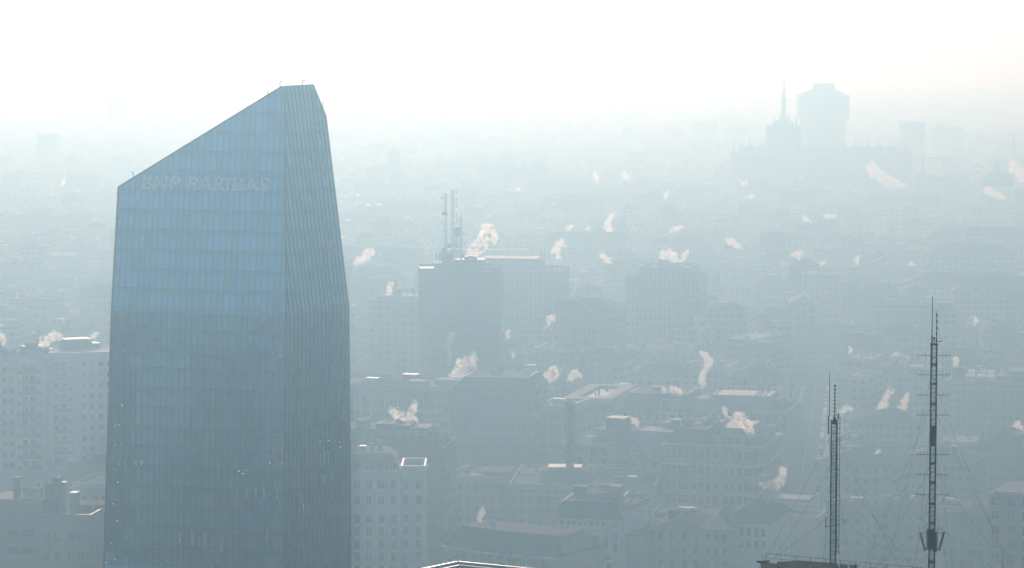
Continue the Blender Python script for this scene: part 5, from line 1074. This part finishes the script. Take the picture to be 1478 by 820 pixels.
# ================================================================== FAR LANDMARKS
def far_block(name, label, x0, x1, y, D, depth=30, m='f_grey', cat='tower block', extra=None, land=None):
    D *= .93; B = Bld(name, label, x0, x1, y, D, D, depth, cat); B.wall(m); B.flat(pm='grey', cornice=False)
    for (a, c, yy) in (extra or ()): B.pblock(a, c, yy, B.h, 4, 10, 'grey', None, 'upper_storey')
    if land: LAND.append(((x0 + x1) / 2, y + 15, land))
    return B
far_block('tower_block', 'faint lone slab on the skyline far left', 53, 80, 196, 3300, land='the faint left slab'); far_block('tower_block', 'very faint slender tower just left of the glass tower top', 153, 176, 136, 4300, extra=((156, 172, 130),))
B = far_block('tower_block', 'narrow hazy tower with a pointed cap right of the glass tower', 560, 577, 219, 3050, 18, 'f_dark', extra=((563, 574, 215),), land='the narrow pointed-cap tower')
far_block('tower_block', 'faint low slab right of the narrow pointed-cap tower', 577, 598, 236, 3300); far_block('office_block', 'hazy twin-level block in the distance above the antenna masts', 629, 681, 236, 3100, extra=((630, 637, 228), (656, 676, 231)), cat='office block'); far_block('office_block', 'hazy block with a knobbly roof right of the twin-level block', 691, 728, 237, 3050, extra=((700, 706, 234), (712, 722, 235)), cat='office block')
far_block('office_block', 'long hazy block with a box at its right end on the distant skyline', 727, 789, 244, 2950, extra=((769, 788, 235),), cat='office block', land='the long box-ended block')
far_block('tower_block', 'pale grey slab left of the cathedral', 1003, 1036, 178, 3900, extra=((1008, 1030, 175),)); far_block('tower_block', 'fainter square block between the pale grey slab and cathedral', 1047, 1076, 186, 3800); far_block('tower_block', 'flat-topped hazy tower right of the cathedral', 1302, 1335, 178, 3350, land='the flat-topped tower', extra=((1306, 1331, 176),)); far_block('tower_block', 'faint stepped tower right of the flat-topped tower', 1345, 1392, 185, 3700, extra=((1350, 1362, 178),))
far_block('tower_block', 'faint squat block at the skyline left of the cathedral', 962, 985, 187, 3950)

def brutal_tower():
    D = 3050.0; C0 = P(1187.5, 215, D); k = D / F; root = tag(empty('office_tower', (C0.x, C0.y, 0)), 'top-heavy tower wider above than below, with sloping shoulders behind the cathedral', 'office tower'); LAND.append((1187, 150, 'the top-heavy tower'))
    X = lambda x: (x - 1187.5) * k; Z = lambda y: P(1187.5, y, D).z; b = MB(); d = 14
    MB().box(X(1158), X(1217), -d, d, -.3, Z(172) - .003).build('shaft', M['f_brick'], root)
    MB().box(X(1152), X(1223), -d - 3, d + 3, Z(172), Z(139)).build('upper_block', M['f_brick'], root)
    for q in range(7):
        x = X(1152.5) + (X(1222.5) - X(1152.5)) * q / 6; xl = X(1161.5) + (X(1214.5) - X(1161.5)) * q / 6; b = MB(); b.tube((xl, -d - .2, Z(188)), (x, -d - 3.2, Z(171)), .9, n=4); b.build('strut', M['brick'], root)
    b = MB(); lo_ = [(X(1152), -d - 3), (X(1223), -d - 3), (X(1223), d + 3), (X(1152), d + 3)]; hi = [(X(1173), -6), (X(1203), -6), (X(1203), 6), (X(1173), 6)]
    for q in range(4): b.poly([(*lo_[q], Z(139) + .003), (*lo_[(q + 1) % 4], Z(139) + .003), (*hi[(q + 1) % 4], Z(128)), (*hi[q], Z(128))])
    b.build('roof', M['tile'], root); MB().box(X(1173), X(1203), -6, 6, Z(129), Z(120.5)).build('roof_cap', M['brick'], root)
    for x in (1181, 1184, 1196, 1200): b = MB(); b.tube((X(x), 0, Z(121)), (X(x), 0, Z(112)), .4, .1); b.build('aerial', M['steel'], root)
    for x in (1152.6, 1222.4): b = MB(); b.tube((X(x), -d - 3, Z(140)), (X(x), -d - 3, Z(136)), .6); b.build('corner_fin', M['brick'], root)
brutal_tower()
def cathedral():
    D = 2760.0; C0 = P(1131, 215, D); k = D / F; root = tag(empty('cathedral', (C0.x, C0.y, 0)), 'gothic cathedral with a tall central spire and rows of pinnacles in far haze', 'cathedral'); LAND.append((1180, 215, 'the cathedral'))
    X = lambda x: (x - 1131) * k; Z = lambda y: P(1131, y, D).z; mt = M['marble']
    MB().box(X(1056), X(1312), -22, 22, -.3, Z(219)).build('nave', mt, root); MB().box(X(1104), X(1160), -38, 38, -.3, Z(221)).build('transept', mt, root)
    b = MB(); b.hip(X(1060), X(1308), -10, 10, Z(219), 4.5, 0); b.build('roof', M['marble'], root)
    pr = [(8 * (1.06 if q % 2 else 1) * 0 + q, q) for q in range(8)]
    b = MB(); b.tube((0, 0, Z(222)), (0, 0, Z(181)), 27 * k * 1.02, 25 * k, 8); b.build('crossing_tower', mt, root)
    b = MB(); b.tube((0, 0, Z(181)), (0, 0, Z(176)), 17 * k, 13 * k, 8); b.tube((0, 0, Z(176)), (0, 0, Z(169)), 11 * k, 5 * k, 8); b.tube((0, 0, Z(169)), (0, 0, Z(146)), 3.4 * k, 2.9 * k, 8); b.tube((0, 0, Z(146)), (0, 0, Z(142)), 4.0 * k, 3.6 * k, 8); b.tube((0, 0, Z(142)), (0, 0, Z(134)), 2.6 * k, 2.0 * k, 8); b.tube((0, 0, Z(134)), (0, 0, Z(119)), 1.8 * k, .5 * k, 8); b.build('spire', mt, root)
    b = MB(); b.tube((0, 0, Z(119)), (0, 0, Z(116.5)), .55 * k, .7 * k, 8); b.tube((0, 0, Z(116.5)), (0, 0, Z(114.5)), .7 * k, .2 * k, 8); b.build('statue', mt, root)
    def pin(x, yb, yt, r, dy=-20):
        b = MB(); h0, h1 = Z(yb), Z(yt); b.tube((X(x), dy, h0 - 1), (X(x), dy, h0 + (h1 - h0) * .45), r * k, r * k * .85, 6); b.tube((X(x), dy, h0 + (h1 - h0) * .45), (X(x), dy, h1), r * k * .75, .1, 6); b.build('pinnacle', mt, root)
    for x, yt in ((1057, 196), (1066, 199), (1069.5, 201), (1080, 196), (1083, 204), (1095, 200), (1099.5, 199), (1166, 202), (1169, 198), (1180.5, 198), (1191, 204), (1200, 197), (1214, 202), (1218, 199), (1230.5, 197), (1234, 201), (1247, 197), (1250.5, 199), (1263.5, 197), (1268, 201), (1280.5, 198), (1285, 199), (1303, 198), (1307, 201)): pin(x, 219, yt, 1.35)
    pin(1115, 181, 166, 1.2, -10); pin(1125.5, 176, 158, .8, -4); pin(1137, 176, 160, .8, -4); pin(1148, 181, 168, 2.0, -8); pin(1154, 181, 170, 1.2, -10); pin(1143, 178, 172, .8, -6); pin(1119, 180, 173, .8, -8)
    FOOT.append((X(1056) + C0.x, D - 40, 0, 256 * k, 80))
cathedral()
def crane(x0, x1, xm, y, yb, D, label):
    p = P(xm, yb, D); root = tag(empty('tower_crane', tuple(p)), label, 'tower crane'); k = D / F; h = P(xm, y, D).z - p.z; b = MB(); truss(b, 0, 0, .7, 0, h + 3, 3, .2, .1); b.build('crane_mast', M['steel'], root)
    b = MB(); z = h; a0, a1 = (x0 - xm) * k, (x1 - xm) * k; b.tube((a0, 0, z), (a1, 0, z), .35, .25, 5); b.tube((0, 0, z + 4), (a1 * .7, 0, z + .3), .1, n=4); b.tube((0, 0, z + 4), (a0 * .9, 0, z + .3), .1, n=4); b.build('jib', M['steel'], root)
    b = MB(); b.box(a0 - 1, a0 + 2, -1, 1, z - 2, z); b.build('counterweight', M['grey'], root)
crane(1312, 1400, 1332, 228, 265, 2750, 'tower crane with a long horizontal jib right of the cathedral'); crane(552, 606, 568, 214, 235, 3060, 'faint tower crane jib beside the narrow pointed-cap tower')
p = P(1463, 240, 2900); r = tag(empty('chimney_stack', (p.x, p.y, 0)), 'slim pointed stack on the hazy skyline at the far right edge', 'chimney'); b = MB(); b.tube((0, 0, 0), (0, 0, P(1463, 196, 2900).z), 2.4, .6, 10); b.build('stack', M['brick'], r)

# ================================================================== BUILDINGS OUTSIDE THE FRAME THAT THE TOWER GLASS MIRRORS
for k, (t, ang, hgt, wd, dp, m, lab) in enumerate((
        (300, 44, 84, 34, 24, 'f_pale', 'tall pale block mirrored in the middle of the glass tower'), (235, 57, 72, 40, 22, 'f_grey', 'wide grey block mirrored low in the glass tower'), (380, 36, 92, 26, 26, 'f_white', 'slim white high-rise mirrored beside the pale one'),
        (210, 33, 64, 30, 22, 'f_ochre', 'ochre block mirrored near the corner of the glass tower'), (170, 46, 34, 36, 18, 'f_white', 'low white block mirrored near the bottom of the glass tower'), (460, 50, 88, 50, 24, 'f_brick', 'brown slab mirrored dimly in the glass tower'),
        (330, 62, 80, 28, 22, 'f_white', 'white slab mirrored at the left of the glass tower'), (250, 24, 76, 26, 20, 'f_pale', 'pale narrow block mirrored at the right of the broad glass front'))):
    x, y = -60 - t * math.sin(R(ang)), 650 - t * math.cos(R(ang)); root = tag(empty('apartment_block', (x, y, 0), R(15)), lab, 'building')
    MB().box(-wd / 2, wd / 2, 0, dp, -.3, hgt).build('wall', M[m], root); MB().box(-wd / 2 - .3, wd / 2 + .3, -.3, dp + .3, hgt + .003, hgt + .6).build('roof', M['felt'], root)
    FOOT.append((x - wd / 2, y, 0, wd, dp))

# ================================================================== THE ORDINARY CITY BLOCKS
FR = [(x, y, math.cos(r), math.sin(r), w_, d) for x, y, r, w_, d in FOOT]
def blocked(x, y, mg=5):
    for fx, fy, c, s, w_, d in FR:
        dx, dy = x - fx, y - fy; u = dx * c + dy * s; v = -dx * s + dy * c
        if -mg < u < w_ + mg and -mg < v < d + mg: return True
    return False
def wpt(u, v): return (SX + u * math.sin(SA) + v * math.cos(SA), SY + u * math.cos(SA) - v * math.sin(SA))
bars = []
q = random.Random(23)
iu = 0
u = -330.0
while u < 5600:
    du = q.uniform(62, 88); v = 10.0
    off = 0 if u < 200 else q.uniform(-70, 45)
    for sgn in (1, -1):
        v = 11.0 + sgn * off
        while v < 1500:
            dv = q.uniform(58, 92); kind = q.random()
            x0, y0 = wpt(u + du / 2, sgn * (v + dv / 2))
            if abs(x0) < .178 * y0 + 50 and y0 > 900:
                u0, u1, va, vb = u + 6, u + du - 6, v, v + dv - 9
                t = q.uniform(12, 16)
                if kind < .75:
                    L_ = [(u0, u0 + t, va, vb), (u1 - t, u1, va, vb), (u0 + t + .4, u1 - t - .4, va, va + t), (u0 + t + .4, u1 - t - .4, vb - t, vb)]
                    for b_ in L_:
                        # a terrace of separate houses along each side of the block
                        a0, a1, c0, c1 = b_; lu, lv = a1 - a0, c1 - c0; p0 = 0; ln = max(lu, lv)
                        while p0 < ln - 6:
                            w_ = min(q.uniform(13, 30), ln - p0); w_ = ln - p0 if ln - p0 - w_ < 8 else w_; j0, j1 = q.uniform(-1, 1.5), q.uniform(-1.5, 1)
                            seg = (a0 + p0, a0 + p0 + w_ - .25, c0 + j0, c1 + j1) if lu > lv else (a0 + j0, a1 + j1, c0 + p0, c0 + p0 + w_ - .25)
                            p0 += w_
                            if q.random() < .93: bars.append((seg, sgn, q.uniform(14, 26) if q.random() < .9 else q.uniform(27, 36)))
                elif kind < .93: bars.append(((u0, u0 + q.uniform(18, 30), va, vb), sgn, q.uniform(16, 30)))
            v += dv + q.uniform(2, 6)
    u += du + q.uniform(4, 9)
def bar_shape(bm, b_, sgn, h, z0=-.3, seed=0):
    """walls and roof of one ordinary block: local frame u (away), v (right)"""
    pass
ROOFS = (('slate-roofed', 'slate'), ('red-brown-roofed', 'tile'), ('brown-roofed', 'btile'), ('flat-roofed', 'felt'), ('pale-roofed', 'membrane'))
FRONTS = ('f_pale', 'f_pale', 'f_ochre', 'f_grey', 'f_white', 'f_brick')
FWORD = dict(f_pale='stone-fronted', f_ochre='ochre-fronted', f_grey='grey-fronted', f_white='white-fronted', f_brick='brick-fronted')
cand = []
for (b_, sgn, h) in bars:
    u0, u1, va, vb = b_
    if sgn < 0: va, vb = -vb, -va
    cx, cy = wpt((u0 + u1) / 2, (va + vb) / 2)
    if cy < 990: continue
    if cy < 1180: h = min(h, 19)
    if any(blocked(*wpt(a, c)) for a in (u0, (u0 + u1) / 2, u1) for c in (va, (va + vb) / 2, vb)): continue
    rk = q.random(); ri = 0 if rk < .3 else 1 if rk < .52 else 2 if rk < .75 else 3 if rk < .93 else 4
    cand.append(dict(c=(cx, cy), u=(u1 - u0), v=(vb - va), h=h, roof=ri, front=q.choice(FRONTS), seed=q.randrange(10 ** 6)))
def shape(bm_wall, bm_roof, e, ox=0, oy=0, rot=None, wi=0, ri=0, extra=None):
    hu, hv = e['u'] / 2, e['v'] / 2; h = e['h']; rr = random.Random(e['seed'])
    T = (lambda x, y, z: (x, y, z)) if rot is None else (lambda x, y, z: (ox + x * rot[0] - y * rot[1], oy + x * rot[1] + y * rot[0], z))
    w1, r1 = MB(), MB(); w1.box(-hv, hv, -hu, hu, -.3, h, wi)
    if e['roof'] < 3: r1.hip(-hv, hv, -hu, hu, h + .003, min(hu, hv) * rr.uniform(.4, .62), .45, None if rr.random() < .7 else 0, ri)
    else: r1.box(-hv + .3, hv - .3, -hu + .3, hu - .3, h + .003, h + .3, ri); r1.ring(-hv, hv, -hu, hu, h + .003, h + .8, .3, wi if rot is not None else ri)
    for src, dst in ((w1, bm_wall), (r1, bm_roof)):
        i = len(dst.v); dst.v += [T(*p) for p in src.v]; dst.f += [tuple(i + a for a in f) for f in src.f]; dst.m += src.m
def details(e):
    """chimneys, boxes and bright sheet-metal bits on the roof: list of (part name, material, box)"""
    rr = random.Random(e['seed'] + 5); hu, hv, h = e['u'] / 2, e['v'] / 2, e['h']; out = []; big = e['u'] * e['v'] > 300
    zr = h + (min(hu, hv) * .25 if e['roof'] < 3 else .3)
    for k in range(rr.randint(1, 3)):
        x, y = rr.uniform(-.8, .8) * hv, rr.uniform(-.8, .8) * hu; s = rr.uniform(.35, .7); out.append(('chimney', rr.choice(['brick', 'grey', 'pale', 'sheet']), (x - s, x + s, y - s, y + s, zr - 1, zr + rr.uniform(1.4, 3.2))))
    if rr.random() < .5:
        x, y = rr.uniform(-.6, .6) * hv, rr.uniform(-.5, .5) * hu; a, c = rr.uniform(1.2, 3.5), rr.uniform(1, 3); out.append(('plant_room', rr.choice(['grey', 'pale', 'dark']), (x - a, x + a, y - c, y + c, zr - 1.5, zr + rr.uniform(1.2, 3.2))))
    if rr.random() < .55:
        x, y = rr.uniform(-.7, .7) * hv, rr.uniform(-.8, .8) * hu; a, c = rr.uniform(.6, 2.2), rr.uniform(.6, 2); z = zr + rr.uniform(.6, 2); out.append(('roof_light', rr.choice(['sheet', 'membrane', 'sheet']), (x - a, x + a, y - c, y + c, zr - 1, z)))
    return out
# which of them does the photograph show?  rays from the camera to the roofs, against everything built so far plus a rough city
for e in cand:
    e['px'] = proj((*e['c'], e['h'])); e['D'] = e['c'][1]
cand.sort(key=lambda e: e['D'])
cs, sn = math.cos(-SA), math.sin(-SA)
tmpb = MB()
for e in cand:
    if e['D'] < 3200: shape(tmpb, tmpb, e, e['c'][0], e['c'][1], (cs, sn))
tmp = tmpb.build('tmp', M['felt']); bpy.context.view_layer.update(); dg = bpy.context.evaluated_depsgraph_get()
def seen(e):
    n = 0; hu, hv = e['u'] / 2 - .6, e['v'] / 2 - .6
    for a in (-1, -.33, .33, 1):
        for b_ in (-1, 0, .8):
            x, y = a * hv, b_ * hu; pnt = Vector((e['c'][0] + x * cs - y * sn, e['c'][1] + x * sn + y * cs, e['h'] + (3 if b_ == 0 and e['roof'] < 3 else .9)))
            px, py = proj(pnt)
            if not (2 < px < 1476 and py < 818): continue
            d = pnt - CAM; ok, loc, *_ = sc.ray_cast(dg, CAM, d.normalized(), distance=d.length - 3.5)
            if not ok: n += 1
    return n >= 2
shown = []
for e in cand:
    e['thing'] = False
    if e['D'] < 3200 and len(shown) < 215 and seen(e): e['thing'] = True; shown.append(e)
bpy.data.objects.remove(tmp)
# say which one each is: by its roof and the nearest thing one can name
def relation(e):
    px, py = e['px']; best = min(LAND, key=lambda l: math.hypot(px - l[0], (py - l[1]) * 1.6)); dx, dy = px - best[0], py - best[1]
    side = 'left' if dx < 0 else 'right'
    if abs(dy) * 2.2 > abs(dx) * 1.0:
        rel = ('beyond' if dy < 0 else 'in front of') if abs(dx) < 22 else (('beyond and ' if dy < 0 else 'in front and ') + side + ' of')
    else: rel = side + ' of'
    return best[2], rel, math.hypot(dx, dy)
grp = {}
for e in shown:
    ph, rel, dist = relation(e); size = FWORD[e['front']]
    key = (ROOFS[e['roof']][0], size, rel, ph); grp.setdefault(key, []).append((dist, e))
ORD = ['nearest', 'second', 'third', 'fourth', 'fifth', 'sixth', 'seventh', 'eighth', 'ninth', 'tenth', 'eleventh', 'twelfth', 'thirteenth']
for (rf_, size, rel, ph), lst in grp.items():
    lst.sort(key=lambda t: t[0])
    for k, (dist, e) in enumerate(lst):
        head = f'hazy {size} {rf_} block'.replace('  ', ' ')
        e['label'] = (head + f' {rel} {ph}') if len(lst) == 1 else (head + f', {ORD[min(k, 12)]} one {rel} {ph}')
city = MB(); cm = [M[f] for f in ('f_pale', 'f_ochre', 'f_grey', 'f_white', 'f_brick')] + [M[r[1]] for r in ROOFS] + [M['brick'], M['grey'], M['pale'], M['shiny'], M['dark'], M['sheet'], M['membrane']]
cidx = {m.name: i for i, m in enumerate(cm)}
for e in cand:
    if e['thing']:
        root = tag(empty('apartment_block', (*e['c'], 0), -SA), e['label'], 'building', 'city blocks in the haze')
        a, b_ = MB(), MB(); shape(a, b_, e); a.build('wall', M[e['front']], root); b_.build('roof', M[ROOFS[e['roof']][1]], root)
        if e['D'] < 2100:
            for nm, mm, bx in details(e): MB().box(*bx).build(nm, M[mm], root)
    else:
        wi, ri = cidx[M[e['front']].name], cidx[M[ROOFS[e['roof']][1]].name]; shape(city, city, e, e['c'][0], e['c'][1], (cs, sn), wi, ri)
        if e['D'] < 3600:
            for nm, mm, bx in details(e):
                t = MB().box(*bx); i = len(city.v); city.v += [(e['c'][0] + x * cs - y * sn, e['c'][1] + x * sn + y * cs, z) for x, y, z in t.v]; city.f += [tuple(i + a for a in f) for f in t.f]; city.m += [cidx[M[mm].name]] * len(t.f)
ct = tag(city.build('city', cm), 'mass of hazy rooftops fading into the distance', kind='stuff')

# ================================================================== HAZE AND RENDER SETTINGS
hm = volume_mat('haze', (.50, .79, .985), .00078, .66)
try: hm.cycles.volume_sampling = 'DISTANCE'
except Exception: pass
hz = MB().box(-4600, 4600, -1500, 20000, -1.3, 205).build('haze', hm)
tag(hz, kind='stuff')
w.cycles.sampling_method = 'NONE'
sc.cycles.use_denoising = True
sc.cycles.use_adaptive_sampling = False
sc.cycles.volume_bounces = 3
sc.cycles.max_bounces = 8
sc.cycles.transparent_max_bounces = 32
sc.view_settings.view_transform = 'Standard'; sc.view_settings.look = 'None'; sc.view_settings.gamma = 1
sc.view_settings.exposure = -0.98
